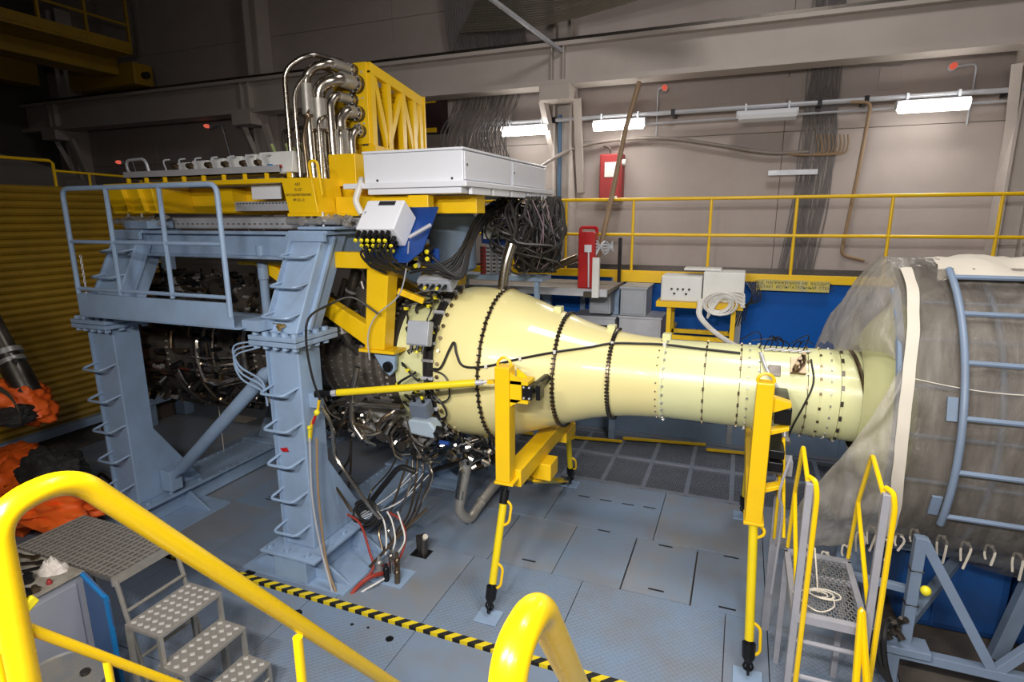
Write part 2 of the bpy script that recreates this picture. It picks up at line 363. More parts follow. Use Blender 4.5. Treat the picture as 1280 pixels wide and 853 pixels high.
for i in range(-60, n+10):
    for s in (1, -1):
        x = PX0+i*.034; dx = 1.85*.56*s; x2 = x+dx; y1, y2 = 7.3, 9.15
        if x < PX0: y1 += (PX0-x)/dx*1.85 if dx > 0 else 99; x = PX0
        elif x > PX1: y1 += (PX1-x)/dx*1.85 if dx < 0 else 99; x = PX1
        if y1 > 9.1: continue
        if x2 > PX1: y2 -= (x2-PX1)/dx*1.85; x2 = PX1
        if x2 < PX0: y2 -= (x2-PX0)/dx*1.85; x2 = PX0
        if y2 - y1 > .03: g.bar((x, y1, -.02), (x2, y2, -.02), .007, .006)
obj('expanded_mesh', g, SILVER, floor, smooth=False, kind='stuff')
g = G()
for a, b in (((650, 541), (778, 552)), ((779, 548), (882, 556)), ((883, 562), (955, 569))):
    p, q = W(*a, Z=.03), W(*b, Z=.03); g.bar(p, q, .05, .03)
obj('yellow_edge_angle', g, YELLOW, floor, smooth=False)
g = G()
for i in range(14): g.bx(-5.55, -4.75, 5.25+i*.05, 5.262+i*.05, -.02, .004)
obj('drain_grate', g, BLACKM, floor, smooth=False)
g = G()
for i in range(16): g.bx(-8.3, -7.25, 3.95+i*.045, 3.962+i*.045, -.02, .005)
obj('drain_grate', g, BLACKM, floor, smooth=False)

wall_back = struct('wall_back', G().bx(XL, XR, YB+.03, YB+.3, -.3, ZC), DARK, smooth=False)
zs = [-.05, 2.45, 4.86, 7.3, ZC]; xs = [-17, -13.4, -10.1, -6.6, -3.05, .47, 3.95, 6.2]
for i in range(len(xs)-1):
    for j in range(len(zs)-1):
        obj('wall_panel', G().bx(xs[i]+.003, xs[i+1]-.003, YB-.02, YB+.04, zs[j]+.003, zs[j+1]-.003), WALL, wall_back, smooth=False, bevel=.005)
for px, py in ((903, 117), (1112, 98), (990, 110)):
    p = W(px, py, Y=YB); obj('patch_plate', G().bx(p.x-.14, p.x+.14, YB-.035, YB-.018, p.z-.16, p.z+.16), WALL, wall_back, smooth=False, bevel=.004)
struct('wall_left', G().bx(XL-.3, XL, YN, YB, -.3, ZC), DARK, smooth=False)
struct('wall_right', G().bx(XR, XR+.3, YN, YB, -.3, ZC), WALL, smooth=False)
struct('wall_front', G().bx(XL, XR, YN-.3, YN, -.3, ZC), WALL, smooth=False)
struct('ceiling', G().bx(XL, XR, YN, YB, ZC, ZC+.3), DARK, smooth=False)
# crane runway girder on the back wall, columns with brackets and braces
g = G().bx(XL, XR, 9.86, 9.92, 5.72, 6.3).bx(XL, XR, 9.68, 10.1, 5.68, 5.76).bx(XL, XR, 9.72, 10.06, 6.28, 6.34)
t2 = struct('trim_1', g, BEAMC, smooth=False)
g = G().bx(XL, XR, 9.84, 9.94, 6.34, 6.42); obj('crane_rail', g, DSTEEL, t2, smooth=False)
g = G()
for x in (-16, -15.8, -9.85, -9.65, -3.15, -2.95, 3.35, 3.55): g.bx(x, x+.02, 9.75, 9.86, 5.76, 6.28)
obj('web_stiffener', g, BEAMC, t2, smooth=False)
for k, x in enumerate((-15.9, -9.75, -3.05, 3.45)):
    c = struct(f'trim_{k+2}', G().bx(x-.17, x-.13, 10.1, 10.47, 0, 8.5).bx(x+.13, x+.17, 10.1, 10.47, 0, 8.5).bx(x-.13, x+.13, 10.26, 10.3, 0, 8.5), BEAMC, smooth=False)
    obj('girder_bracket', G().bx(x-.26, x+.26, 9.62, 10.12, 5.45, 5.68), BEAMC, c, smooth=False, bevel=.01)
    for sx in (-1, 1):
        obj('brace', G().bar((x+.3*sx, 9.95, 5.5), (x+sx*.17+.1, 10.42, 4.0), .12, .1), BEAMC, c, smooth=False)
    if k == 2:
        obj('blue_conduit_plate', G().bx(x-.1, x-.05, 10.2, 10.26, 2.75, 5.3), mat('faded_blue_paint', (.12, .24, .42), .6), c, smooth=False)

# ================================================================== ROLLER CLADDING BLOCK ON THE LEFT
t = thing('clad_enclosure', 'yellow ribbed sheet enclosure behind the left stand column', 'enclosure', (-10.4, 4, 0))
DX = -9.5
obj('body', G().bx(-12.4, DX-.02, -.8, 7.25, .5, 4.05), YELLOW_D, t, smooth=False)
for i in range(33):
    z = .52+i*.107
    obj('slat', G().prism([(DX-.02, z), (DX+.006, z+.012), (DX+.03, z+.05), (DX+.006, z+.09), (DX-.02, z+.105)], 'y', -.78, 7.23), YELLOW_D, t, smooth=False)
obj('base_sill', G().bx(-12.4, DX+.12, -.8, 7.3, .38, .5), BLUEGREY, t, smooth=False, bevel=.01)
obj('plinth', G().bx(-12.3, DX-.1, -.7, 7.2, 0, .38), PIT, t, smooth=False)
for y in (2.2, 4.4, 6.6): obj('stiffener', G().bx(DX-.1, DX+.08, y, y+.12, 0, .38), BLUEGREY, t, smooth=False)
obj('end_post', G().bx(-9.8, DX+.1, 7.25, 7.45, 0, 3.6), BLUEGREY, t, smooth=False, bevel=.01)
obj('port_ring', G().tube([(DX-.09, 5.9+.07*math.cos(a*PI/6), .2+.07*math.sin(a*PI/6)) for a in range(12)], .016, 6, closed=True), LGREY, t)
t = thing('enclosure_guard_rail', 'thin yellow guard rail along the top of the ribbed enclosure', 'railing', (-9.6, 4, 4.05))
obj('top_rail', G().tube([(-9.6, 0, 4.42), (-9.6, 5.76, 4.42), (-9.6, 5.8, 4.38), (-9.6, 5.8, 4.05)], .022, 8), YELLOW, t)
obj('low_rail', G().tube([(-9.6, 5.8, 4.28), (-9.6, 7.2, 4.25)], .018, 8), YELLOW, t)
for y in (1.5, 3.6): obj('post', G().cyl((-9.6, y, 4.05), (-9.6, y, 4.42), .02, 8), YELLOW, t)
for y in (6.3, 7.15): obj('post', G().cyl((-9.6, y, 4.05), (-9.6, y, 4.26), .018, 8), YELLOW, t)
single('sloped_canopy', G().prism([(-2, 5.2), (2.8, 5.2), (6.6, 4.35), (7.2, 4.06), (-2, 4.06)], 'x', -12.2, -10.6), DARK, 'dark sloped canopy roof standing on the yellow ribbed enclosure', 'canopy', smooth=False)

# ================================================================== OVERHEAD CRANE (top left)
t = thing('bridge_crane', 'dark yellow overhead travelling crane with railed walkway, top left', 'crane', (-13.4, 5, 6.4))
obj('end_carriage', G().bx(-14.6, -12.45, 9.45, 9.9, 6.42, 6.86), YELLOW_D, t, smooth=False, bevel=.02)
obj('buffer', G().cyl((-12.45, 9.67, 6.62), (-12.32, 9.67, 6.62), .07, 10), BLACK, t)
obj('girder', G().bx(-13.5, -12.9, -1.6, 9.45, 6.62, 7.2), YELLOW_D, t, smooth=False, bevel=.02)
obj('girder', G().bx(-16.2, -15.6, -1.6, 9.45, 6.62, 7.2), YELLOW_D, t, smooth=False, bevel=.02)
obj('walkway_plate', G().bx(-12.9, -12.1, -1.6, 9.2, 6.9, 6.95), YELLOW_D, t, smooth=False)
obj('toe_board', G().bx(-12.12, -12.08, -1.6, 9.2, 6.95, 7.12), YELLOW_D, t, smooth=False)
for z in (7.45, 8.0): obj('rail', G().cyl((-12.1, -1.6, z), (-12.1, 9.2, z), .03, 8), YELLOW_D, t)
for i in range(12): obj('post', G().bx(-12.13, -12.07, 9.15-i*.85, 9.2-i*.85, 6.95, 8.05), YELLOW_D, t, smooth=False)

# ================================================================== WALKWAY, ITS RAIL AND FASCIA
YW, ZW = 9.3, 2.72
t = thing('walkway', 'steel gallery along the back wall with yellow edge and blue panels below', 'walkway', (0, 9.9, 0))
g = G()
for i in range(36): g.bx(-4.6, 6.1, YW+.04+i*.032, YW+.047+i*.032, ZW-.04, ZW)
for i in range(60): g.bx(-4.6+i*.18, -4.59+i*.18, YW+.04, 10.46, ZW-.035, ZW-.005)
obj('deck_grating', g, DSTEEL, t, smooth=False, kind='stuff')
obj('edge_beam', G().bx(-4.6, 6.1, YW-.03, YW+.03, ZW-.11, ZW+.01), YELLOW, t, smooth=False, bevel=.006)
xs = [-4.6, -3.1, -2.42, -1.9, .02, 1.6, 3.4, 6.1]
for i in range(len(xs)-1):
    obj('fascia_panel', G().bx(xs[i]+.04, xs[i+1]-.04, YW+.1, YW+.16, .3, ZW-.12), BLUE, t, smooth=False, bevel=.01)
    obj('fascia_post', G().bx(xs[i]-.04, xs[i]+.04, YW+.02, YW+.18, 0, ZW-.12), LGREY if i in (1, 4) else BLUEGREY, t, smooth=False)
obj('skirting', G().bx(-4.6, 6.1, YW+.05, YW+.2, 0, .3), BLUEGREY, t, smooth=False)
obj('sign_strip', G().bx(-1.9, -1.15, YW-.05, YW-.034, ZW-.17, ZW-.02), YELLOW, t, smooth=False)
t = thing('gallery_guard_rail', 'yellow two-bar guard rail on the gallery along the back wall', 'railing', (0, 9.3, ZW))
obj('top_rail', G().cyl((-4.6, YW, 3.83), (6.1, YW, 3.83), .026, 10), YELLOW, t)
obj('mid_rail', G().cyl((-4.6, YW, 3.29), (6.1, YW, 3.29), .024, 10), YELLOW, t)
for x in (-3.65, -2.72, -1.63, -.48, .67, 1.83, 3.02, 4.2, 5.4):
    obj('post', G().cyl((x, YW, ZW-.02), (x, YW, 3.83), .022, 10), YELLOW, t)
t = thing('warning_sign', 'weathered yellow notice board hung under the gallery edge', 'sign', (.65, 9.25, 2.6))
p, q = W(946, 349, Y=9.25), W(1036, 366, Y=9.25)
obj('board', G().bx(p.x, q.x, 9.24, 9.262, q.z, p.z), mat('weathered_sign_yellow', (.62, .50, .06), .6, col2=(.42, .40, .28), nscale=9, mix=.9), t, smooth=False)
for s, zz in (('ПОД  НАПРЯЖЕНИЕМ  НЕ  ВХОДИТЬ', .62), ('РАБОТАЕТ  ИСПЫТАТЕЛЬНЫЙ  СТЕНД', .24)):
    text(s, 'lettering', .056, INK, t, ((p.x+q.x)/2, 9.238, q.z+(p.z-q.z)*zz), (1, 0, 0), (0, 0, 1))

# ================================================================== WALL FITTINGS
t = thing('conduit_run', 'long grey conduit pipe carrying the lamps along the back wall', 'pipe', (0, 10.1, 5.2))
obj('pipe', G().cyl((-4.6, 10.12, 5.2), (5.6, 10.12, 5.2), .035, 8), LGREY, t)
obj('pipe', G().cyl((-2.0, 10.2, 5.06), (5.6, 10.2, 5.08), .018, 6), LGREY, t)
for x in (-3.2, -1.2, .9, 1.5, 3.2): obj('clamp', G().bx(x-.03, x+.03, 10.08, 10.478, 5.15, 5.25), BLACKM, t, smooth=False)
single('drop_pipe', G().tube([(1.30, 10.1, 5.18), (1.56, 10.1, 5.16), (1.50, 10.1, 4.2), (1.40, 10.1, 2.98), (1.72, 10.1, 2.9)], .026, 8, fil=.09), BROWN,
       'thin brown pipe dropping from the conduit down the back wall', 'pipe')
lbl = {-3.7: 'lit fluorescent batten lamp above the white cabinets, leftmost of the lamps', -2.05: 'lit fluorescent batten lamp in front of the leaning pole',
       .19: 'unlit white batten lamp on the conduit, the only dark one', 2.29: 'lit fluorescent batten lamp on the right end of the conduit'}
for x, on in BACK_LAMPS:
    t = thing('batten_lamp', lbl[x], 'lamp', (x, 10.05, 5.07), 'batten lamps on the back wall')
    L = .40
    obj('housing', G().prism([(9.98, 5.02), (10.12, 5.02), (10.12, 5.14), (10.0, 5.14), (9.95, 5.09)], 'x', x-L-.03, x+L+.03), WHITE, t, smooth=False, bevel=.006)
    obj('diffuser', G().prism([(9.9, 5.01), (10.08, 5.01), (10.08, 5.0), (9.96, 4.96), (9.89, 5.0), (9.87, 5.06), (9.9, 5.11), (9.94, 5.09)], 'x', x-L, x+L), LAMPW if on else WHITE, t, smooth=False)
    for s in (-1, 1): obj('bracket', G().bx(x+s*.3-.015, x+s*.3+.015, 10.02, 10.14, 5.12, 5.24), LGREY, t, smooth=False)
    if on:
        area('batten_light', (x, 9.82, 4.93), (x, 7.6, 1.2), .8, .14, 17)
for i, (px, py, l) in enumerate(((831, 110, 'red signal lamp on the wall above the middle conduit'), (1191, 83, 'red signal lamp on the wall at upper right'),
                   (260, 158, 'red signal lamp glowing in the dark under the girder'), (150, 203, 'small red signal lamp lowest on the dark left wall'))):
    p = W(px, py, Y=10.2)
    t = thing('signal_lamp', l, 'lamp', p, 'red signal lamps')
    r = .042 if i < 2 else .042
    obj('lens', G().lathe([(-.11, .002), (-.10, r*.6), (-.06, r), (0, r)], (p.x, p.y, p.z), 'y', 12), REDL, t)
    obj('holder', G().cyl((p.x, p.y, p.z), (p.x, p.y+.08, p.z), r*1.15, 12), LGREY, t)
    obj('arm', G().tube([(p.x+.02, p.y+.05, p.z), (p.x-.12 if i == 0 else p.x+.3, p.y+.1, p.z+.04), (p.x-.14 if i == 0 else p.x+.33, 10.45, p.z-.75)], .014, 6, fil=.08), LGREY, t)
t = thing('hydrant_cabinet', 'red fire cabinet with a paper notice, hung on the back wall', 'cabinet', (-2.35, 10.4, 3.9))
p, q = W(750, 193, Y=10.2), W(776, 250, Y=10.2)
obj('body', G().bx(p.x, q.x, 10.2, 10.46, q.z, p.z), RED2, t, smooth=False, bevel=.008)
obj('door', G().bx(p.x+.02, q.x-.03, 10.18, 10.199, q.z+.02, p.z-.02), RED2, t, smooth=False, bevel=.004)
a, b = W(756, 203, Y=10.17), W(771, 221, Y=10.17)
obj('notice', G().bx(a.x, b.x, 10.172, 10.178, b.z, a.z), PAPER, t, smooth=False)
a, b = W(767, 245, Y=10.17), W(771, 250, Y=10.17)
obj('seal_label', G().bx(a.x, b.x, 10.172, 10.178, b.z, a.z), PAPER, t, smooth=False)
obj('alarm_button', G().cyl((q.x, 10.25, p.z-.15), (q.x+.05, 10.25, p.z-.15), .06, 10), PAPER, t)
obj('hook', G().tube([(p.x+.16, 10.3, p.z), (p.x+.15, 10.3, p.z+.12), (p.x+.03, 10.3, p.z+.14)], .014, 6, fil=.05), DSTEEL, t)
single('leaning_pole', G().tube([W(741, 350, Y=8.75), W(765, 245, Y=9.1), W(781, 165, Y=9.45), W(799, 103, Y=9.8)], .04, 8), BROWN,
       'long brown pole leaning from the gallery deck up to the wall lamp', 'pole')
g = G().tube(smoothline([W(640, 235, Y=9.2), W(686, 202, Y=9.8), W(722, 184, Y=10.2), W(770, 175, Y=10.3), W(832, 173, Y=10.35), W(900, 182, Y=10.35), W(960, 191, Y=10.35), W(1010, 190, Y=10.4)], 5), .03, 8)
single('sagging_hose', g, HOSEG, 'thick brownish hose sagging across the back wall below the lamps', 'hose')
def hank(name, rows, label, m=CABLEW, r=.0075, seed=3):
    rr = random.Random(seed); g = G()
    for pts in rows: g.tube(smoothline(pts, 4), r*rr.uniform(.7, 1.4), 5, caps=False)
    o = single(name, g, m, label, 'cables'); o['kind'] = 'stuff'; return o
rows = []
for i in range(34):
    u = i/34; x0 = 1018+u*37+rnd.uniform(-3, 3)
    rows.append([W(x0, 0, Y=10.3)+Vector((0, 0, .6)), W(x0-4+rnd.uniform(-2, 2), 80, Y=10.35), W(1006+u*42, 130, Y=10.35), W(1000+u*44+rnd.uniform(-4, 4), 190, Y=10.38), W(992+u*40+rnd.uniform(-4, 4), 260, Y=10.38), W(976+u*40+rnd.uniform(-8, 8), 340, Y=10.35)])
hank('hanging_cable_run', rows, 'broad run of grey cables hanging down the right part of the back wall')
rows = []
for i in range(52):
    u = i/52; x0 = 552+u*100
    rows.append([W(x0, 0, Y=10.2)+Vector((0, 0, .8)), W(x0+6, 40, Y=10.3), W(566+u*95, 80, Y=10.35), W(572+u*72+rnd.uniform(-6, 6), 128, Y=10.2), W(556+u*80+rnd.uniform(-8, 8), 165, Y=9.4), W(548+u*90, 196, Y=8.6)])
hank('fanned_cable_run', rows, 'grey cables fanning down behind the yellow truss and white cabinets', seed=5)
rows = []
for i in range(9):
    x0 = 1023+i*4
    rows.append([W(1020+i*5, 168, Y=10.36), W(1023+i*4.6, 182, Y=10.36), W(1020+i*4, 192, Y=10.36), W(1000+i*2, 194, Y=10.36), W(960, 190, Y=10.36)])
hank('looped_cables', rows, 'row of looped brown cables branching left from the wall cable run', BROWN, .01, 8)
p = W(988, 240, Y=10.36); single('cable_strap', G().bx(p.x-.35, p.x+.35, 10.26, 10.3, p.z+.25, p.z+.33), LGREY, 'pale strap holding the wall cables above the gallery', 'strap', smooth=False, bevel=.004)
p = W(600, -12, Y=8.0); q = W(702, 64, Y=9.8)
g = G().bar(p, q, .05, .05); single('cable_tray_arm', g, LGREY, 'diagonal grey strut running up from the crane girder', 'strut', smooth=False)
rows = []
for i in range(16):
    o = i*3.2; rows.append([W(575+o*.5, 40-o, Y=10.1), W(655+o*.4, 34-o, Y=9.8), W(735, 18-o*.8, Y=9.4), W(900, -34-o*.8, Y=8.6)])
hank('overhead_cable_run', rows, 'dull overhead cables slanting across the top of the back wall', mat('dull_overhead_cable', (.17, .15, .115), .7, nscale=4), .014, 11)

# ================================================================== THINGS ON AND BEFORE THE GALLERY
t = thing('service_deck', 'dirty steel deck with grey edge in front of the gallery', 'platform', (-2.6, 8.4, 0))
a = W(650, 352, Y=8.0); 
obj('deck_plate', G().bx(-4.2, -1.72, 8.0, 9.2, 2.50, 2.56), DECK, t, smooth=False, bevel=.006)
obj('edge_channel', G().bx(-4.2, -1.72, 7.95, 8.0, 2.47, 2.575), LGREY, t, smooth=False)
for x in (-4.1, -2.9, -1.78): obj('leg', G().bx(x-.05, x+.05, 8.9, 9.0, 0, 2.50), BLUEGREY, t, smooth=False)
obj('handrail_post', G().bx(-1.80, -1.75, 9.05, 9.1, 2.56, 3.25), BLACKM, t, smooth=False)
t = thing('red_hose_post', 'red box-shaped hydrant post standing on the service deck', 'hydrant', (-2.2, 8.2, 2.56))
p, q = W(723, 290, Y=8.1), W(742, 357, Y=8.1); z0 = 2.562
obj('body', G().bx(p.x, q.x, 8.1, 8.32, z0, p.z), RED, t, smooth=False, bevel=.015)
obj('handle', G().tube([(p.x+.02, 8.15, p.z-.02), (p.x+.02, 8.15, p.z+.06), (q.x-.02, 8.3, p.z+.06), (q.x-.02, 8.3, p.z-.05)], .025, 8, fil=.06), RED, t)
obj('dial', G().bx(p.x+.1, p.x+.2, 8.075, 8.099, p.z-.28, p.z-.18), WHITE, t, smooth=False)
obj('tube', G().cyl((p.x+.16, 8.08, p.z-.28), (p.x+.17, 8.08, z0+.02), .012, 6), WHITE, t)
single('hose_stub', G().tube([W(660, 300, Y=8.2), W(672, 322, Y=8.2), W(690, 335, Y=8.2), W(722, 322, Y=8.25)], .055, 10, fil=.1), BRONZE, 'thick dull bent pipe entering the red hydrant post', 'pipe')
g = G()
for k in range(5): g.tube(smoothline([W(738+k*2, 330-k*3, Y=8.3), W(744, 300+k*5, Y=8.2), W(756, 318-k*4, Y=8.3), W(766, 302+k*3, Y=8.4)], 4), .014, 6)
o = single('hydrant_leads', g, LGREY, 'grey flexible leads looped behind the red hydrant post', 'cables'); o['kind'] = 'stuff'
t = thing('white_post', 'short white rusty post bolted at the deck edge', 'post', (-1.85, 7.6, 2.0)); p, q = W(742, 322, Y=7.92), W(749, 372, Y=7.92)
obj('bar', G().bx(p.x, q.x, 7.86, 7.92, q.z, p.z), WHITE2, t, smooth=False); obj('bracket', G().bx(p.x-.12, p.x, 7.86, 7.92, q.z, q.z+.08), DSTEEL, t, smooth=False)
gl = {0: 'upper grey steel box under the deck, left of the pair', 1: 'upper grey steel box under the deck, right of the pair', 2: 'wide grey box low under the deck with dark window', 3: 'wide grey box low beside the blue panel, plain front'}
for i, (a, b, dz) in enumerate((((737, 362), (763, 393), .4), ((776, 361), (807, 396), .4), ((716, 396), (768, 425), .5), ((774, 397), (825, 432), .5))):
    p, q = W(*a, Y=8.6), W(*b, Y=8.6)
    t = thing('terminal_box', gl[i], 'box', (p.x, 8.6, q.z), 'grey boxes under the deck')
    zb = q.z if i < 2 else q.z-.12
    obj('body', G().bx(p.x, q.x, 8.6, 9.2, zb, p.z), GREYBOX if i < 2 else LGREY, t, smooth=False, bevel=.008)
    obj('lid', G().bx(p.x-.015, q.x+.015, 8.58, 9.22, p.z, p.z+.03), GREYBOX if i < 2 else LGREY, t, smooth=False, bevel=.004)
    obj('door', G().bx(p.x+.03, q.x-.03, 8.585, 8.6, max(zb, q.z)+.03, p.z-.03), GREYBOX if i < 2 else LGREY, t, smooth=False, bevel=.004)
    if i == 2: obj('window', G().bx(q.x-.28, q.x-.1, 8.575, 8.585, p.z-.3, p.z-.1), GLASSB, t, smooth=False)
    obj('stand', G().bx(p.x+.1, q.x-.1, 9.0, 9.3, zb-.2, zb), BLUEGREY, t, smooth=False)
t = thing('yellow_stand', 'yellow angle-iron stand carrying two white boxes', 'stand', (-.5, 8.4, 0))
p, q = W(820, 377, Y=8.3), W(929, 388, Y=8.3)
obj('top_frame', G().bx(p.x, q.x, 8.3, 8.9, 2.32, 2.40), YELLOW, t, smooth=False, bevel=.005)
for x in (p.x+.18, q.x-.12):
    for y in (8.34, 8.82): obj('leg', G().bx(x-.03, x+.03, y, y+.06, 1.72, 2.32), YELLOW, t, smooth=False)
obj('cross_bar', G().bx(p.x+.18, q.x-.12, 8.33, 8.37, 1.86, 1.92), YELLOW, t, smooth=False)
obj('cross_bar', G().bx(p.x+.18, q.x-.12, 8.82, 8.88, 1.86, 1.92), YELLOW, t, smooth=False)
for x in (p.x+.18, q.x-.12): obj('wall_arm', G().bx(x-.025, x+.025, 8.88, 9.42, 1.86, 1.91), YELLOW, t, smooth=False)
a, b = W(827, 345, Y=8.34), W(876, 378, Y=8.34)
t = thing('socket_box', 'white box with round sockets on its front, left end of yellow stand', 'box', (a.x, 8.4, 2.4))
obj('body', G().bx(a.x, b.x, 8.34, 8.85, 2.402, a.z), WHITE2, t, smooth=False, bevel=.012)
obj('front_plate', G().bx(a.x+.02, b.x-.02, 8.332, 8.34, 2.42, a.z-.02), WHITE2, t, smooth=False, bevel=.003)
for i, (u, v) in enumerate(((.27, .5), (.34, .32), (.42, .5), (.55, .5), (.63, .32), (.70, .5))):
    z = 2.402+(a.z-2.402)*v; x = a.x+(b.x-a.x)*u
    obj('socket', G().cyl((x, 8.334, z), (x, 8.318, z), .016, 10), BLACK, t)
a2, b2 = W(880, 340, Y=8.42), W(929, 379, Y=8.42)
t = thing('relay_box', 'plain white box behind the socket box on the yellow stand', 'box', (a2.x, 8.5, 2.4))
obj('body', G().bx(a2.x, b2.x, 8.42, 8.88, 2.402, a2.z), WHITE2, t, smooth=False, bevel=.012)
obj('lid', G().bx(a.x+.28, a2.x+.22, 8.56, 8.9, a2.z+.004, a2.z+.03), WHITE2, t, smooth=False, bevel=.005)
g = G()
for k in range(5):
    o1 = rnd.uniform(-3, 3)
    g.tube(smoothline([W(873+k*2, 374, Y=8.28), W(873+o1, 392, Y=8.2), W(884+o1, 408, Y=8.05), W(904+o1, 424, Y=7.5), W(925+o1, 436, Y=6.6)], 5), .022, 6)
o = single('white_cable_bundle', g, WHITECABLE, 'bundle of white sleeved cables dropping from the socket box to the duct', 'cables'); o['kind'] = 'stuff'
g = G()
for k in range(7):
    r = 12+k*1.2; cx, cy = 900+rnd.uniform(-4, 4), 382+rnd.uniform(-3, 3)
    g.tube([W(cx+r*1.1*math.cos(a*PI/8), cy+r*.75*math.sin(a*PI/8), Y=8.25-.01*k) for a in range(16)], .010, 5, closed=True)
for k in range(4): g.tube(smoothline([W(884, 398, Y=8.25), W(890+k*3, 376, Y=8.25), W(912, 366+k*2, Y=8.2), W(930, 368+k*5, Y=8.25), W(926, 384, Y=8.25)], 4), .014, 5)
o = single('cable_coil', g, WHITECABLE, 'coil of pale cable hung on the front of the yellow stand', 'cables'); o['kind'] = 'stuff'
g = G()
for k in range(6): g.tube(smoothline([W(932+k*3, 352, Y=9.0), W(940+k*2, 366+k*2, Y=8.8), W(934-k*2, 385, Y=8.7), W(930-k*4, 402+k*3, Y=8.6)], 4), .008, 5)
o = single('black_leads', g, BLACK, 'tangle of black leads hanging beside the white relay box', 'cables'); o['kind'] = 'stuff'

# ================================================================== TEST STAND (grey-blue frame)
EY, EZ = 5.66, 2.02                           # engine axis
t = thing('test_stand', 'massive blue grey steel test stand straddling the engine on bolted columns', 'stand', (-5.2, 5.66, 0))
def my(y, s): return y if s > 0 else 2*EY-y   # mirror to the far side
CXS = (-6.52, -3.98)
for ci, cx in enumerate(CXS):
    w = .18
    for s in (1, -1):
        P = lambda poly: [(my(y, s), z) for y, z in poly]
        g = G().prism(P([(4.15, .31), (4.15, 2.42), (4.46, 2.42), (4.46, 1.15), (5.0, .31)]), 'x', cx-w, cx+w)
        col = obj('column', g, BLUEGREY, t, smooth=False, bevel=.012)
        g = G().prism(P([(4.15, 2.52), (4.62, 3.42), (5.0, 3.42), (4.5, 2.52)]), 'x', cx-w, cx+w)
        up = obj('upper_column', g, BLUEGREY, t, smooth=False, bevel=.012)
        if s > 0:
            obj('edge_rib', G().slab([(cx-w-.001, 4.12, .3), (cx-w+.02, 4.12, .3), (cx-w+.02, 4.12, 2.4), (cx-w-.001, 4.12, 2.4)], (0, .04, 0)), BLUEGREY, col, smooth=False)
            obj('edge_rib', G().bar((cx-w+.01, 4.13, 2.54), (cx-w+.01, 4.59, 3.4), .02, .04), BLUEGREY, up, smooth=False)
            obj('edge_rib', G().bar((cx+w+.02, 4.3, 2.54), (cx+w+.02, 4.76, 3.4), .04, .03), BLUEGREY, up, smooth=False)
        g = G().prism(P([(4.02, 2.42), (4.62, 2.42), (4.62, 2.465), (4.02, 2.465)]), 'x', cx-w-.10, cx+w+.10)
        obj('joint_flange', g, BLUEGREY, t, smooth=False, bevel=.006)
        g = G().prism(P([(4.02, 2.472), (4.62, 2.472), (4.62, 2.515), (4.02, 2.515)]), 'x', cx-w-.10, cx+w+.10)
        obj('joint_flange', g, BLUEGREY, t, smooth=False, bevel=.006)
        if s > 0:
            for k in range(5):
                for zz, d in ((2.515, 1), (2.42, -1)):
                    obj('bolt', G().bolt((cx-.23+k*.115, 4.07, zz), (0, 0, d), .032, .034), BLUEGREY, t, smooth=False)
            for k in range(3):
                for zz, d in ((2.515, 1), (2.42, -1)):
                    obj('bolt', G().bolt((cx+.235, 4.22+k*.13, zz), (0, 0, d), .032, .034), BLUEGREY, t, smooth=False)
        # pedestal
        g = G().prism(P([(3.95, .278), (5.15, .278), (5.15, .31), (3.95, .31)]), 'x', cx-.34, cx+.34)
        obj('base_plate', g, BLUEGREY, t, smooth=False, bevel=.006)
        for yy in (4.12, 4.72):
            for sx in (-1, 1):
                y = my(yy, s); obj('gusset', G().slab([(cx+sx*.2, y, .275), (cx+sx*.6, y, .022), (cx+sx*.2, y, .022)], (0, .025, 0)), BLUEGREY, t, smooth=False)
        obj('foot_plate', G().prism(P([(3.98, .002), (5.0, .002), (5.0, .02), (3.98, .02)]), 'x', cx-.64, cx+.64), BLUEGREY, t, smooth=False)
        if s > 0:
            for bx_, by_ in ((-.27, 4.02), (-.05, 4.02), (.2, 4.02), (.27, 4.2), (.27, 4.5), (.27, 4.9)):
                obj('bolt', G().bolt((cx+bx_, by_, .31), (0, 0, 1), .028, .03), BLUEGREY, t, smooth=False)
            # climbing rungs
            for k in range(5):
                z = .52+k*.36
                obj('rung', G().tube([(cx-w+.03, 4.16, z+.05), (cx-w+.0, 3.99, z), (cx+w-.08, 3.99, z), (cx+w-.03, 4.16, z+.05)], .014, 6, fil=.05), BLUEGREY, t)
            for k in range(3):
                z = 2.68+k*.27; y = 4.15+(z-2.52)*.522
                obj('rung', G().tube([(cx-w+.03, y+.03, z+.03), (cx-w+.0, y-.14, z), (cx+w-.04, y-.14, z), (cx+w-.02, y+.03, z+.03)], .014, 6, fil=.05), BLUEGREY, t)
            obj('cap_block', G().bx(cx-.23, cx+.24, 4.6, 5.1, 3.42, 3.46), BLUEGREY, t, smooth=False, bevel=.008)
            obj('cap_block', G().bx(cx-.05 if ci == 0 else cx-.12, cx+.32, 4.62, 4.95, 3.47, 3.56 if ci == 0 else 3.5), BLUEGREY, t, smooth=False, bevel=.008)
            obj('cap_flange', G().bx(cx-.22, cx+.24, 4.56, 4.6, 3.36, 3.44), BLUEGREY, t, smooth=False)
            for bx_ in (-.1, .12): obj('tie_rod', G().cyl((cx+bx_, 4.72, 3.3), (cx+bx_, 4.72, 3.64), .012, 6), LGREY, t)
    obj('base_beam', G().bx(cx-.2, cx+.2, 3.98, 7.34, .02, .277), BLUEGREY, t, smooth=False, bevel=.008)
    obj('base_beam_flange', G().bx(cx-.3, cx+.3, 5.16, 6.16, .262, .285), BLUEGREY, t, smooth=False)
    obj('cross_beam', G().bx(cx-.12, cx+.12, 4.95, 6.37, 3.2, 3.42), BLUEGREY, t, smooth=False, bevel=.01)
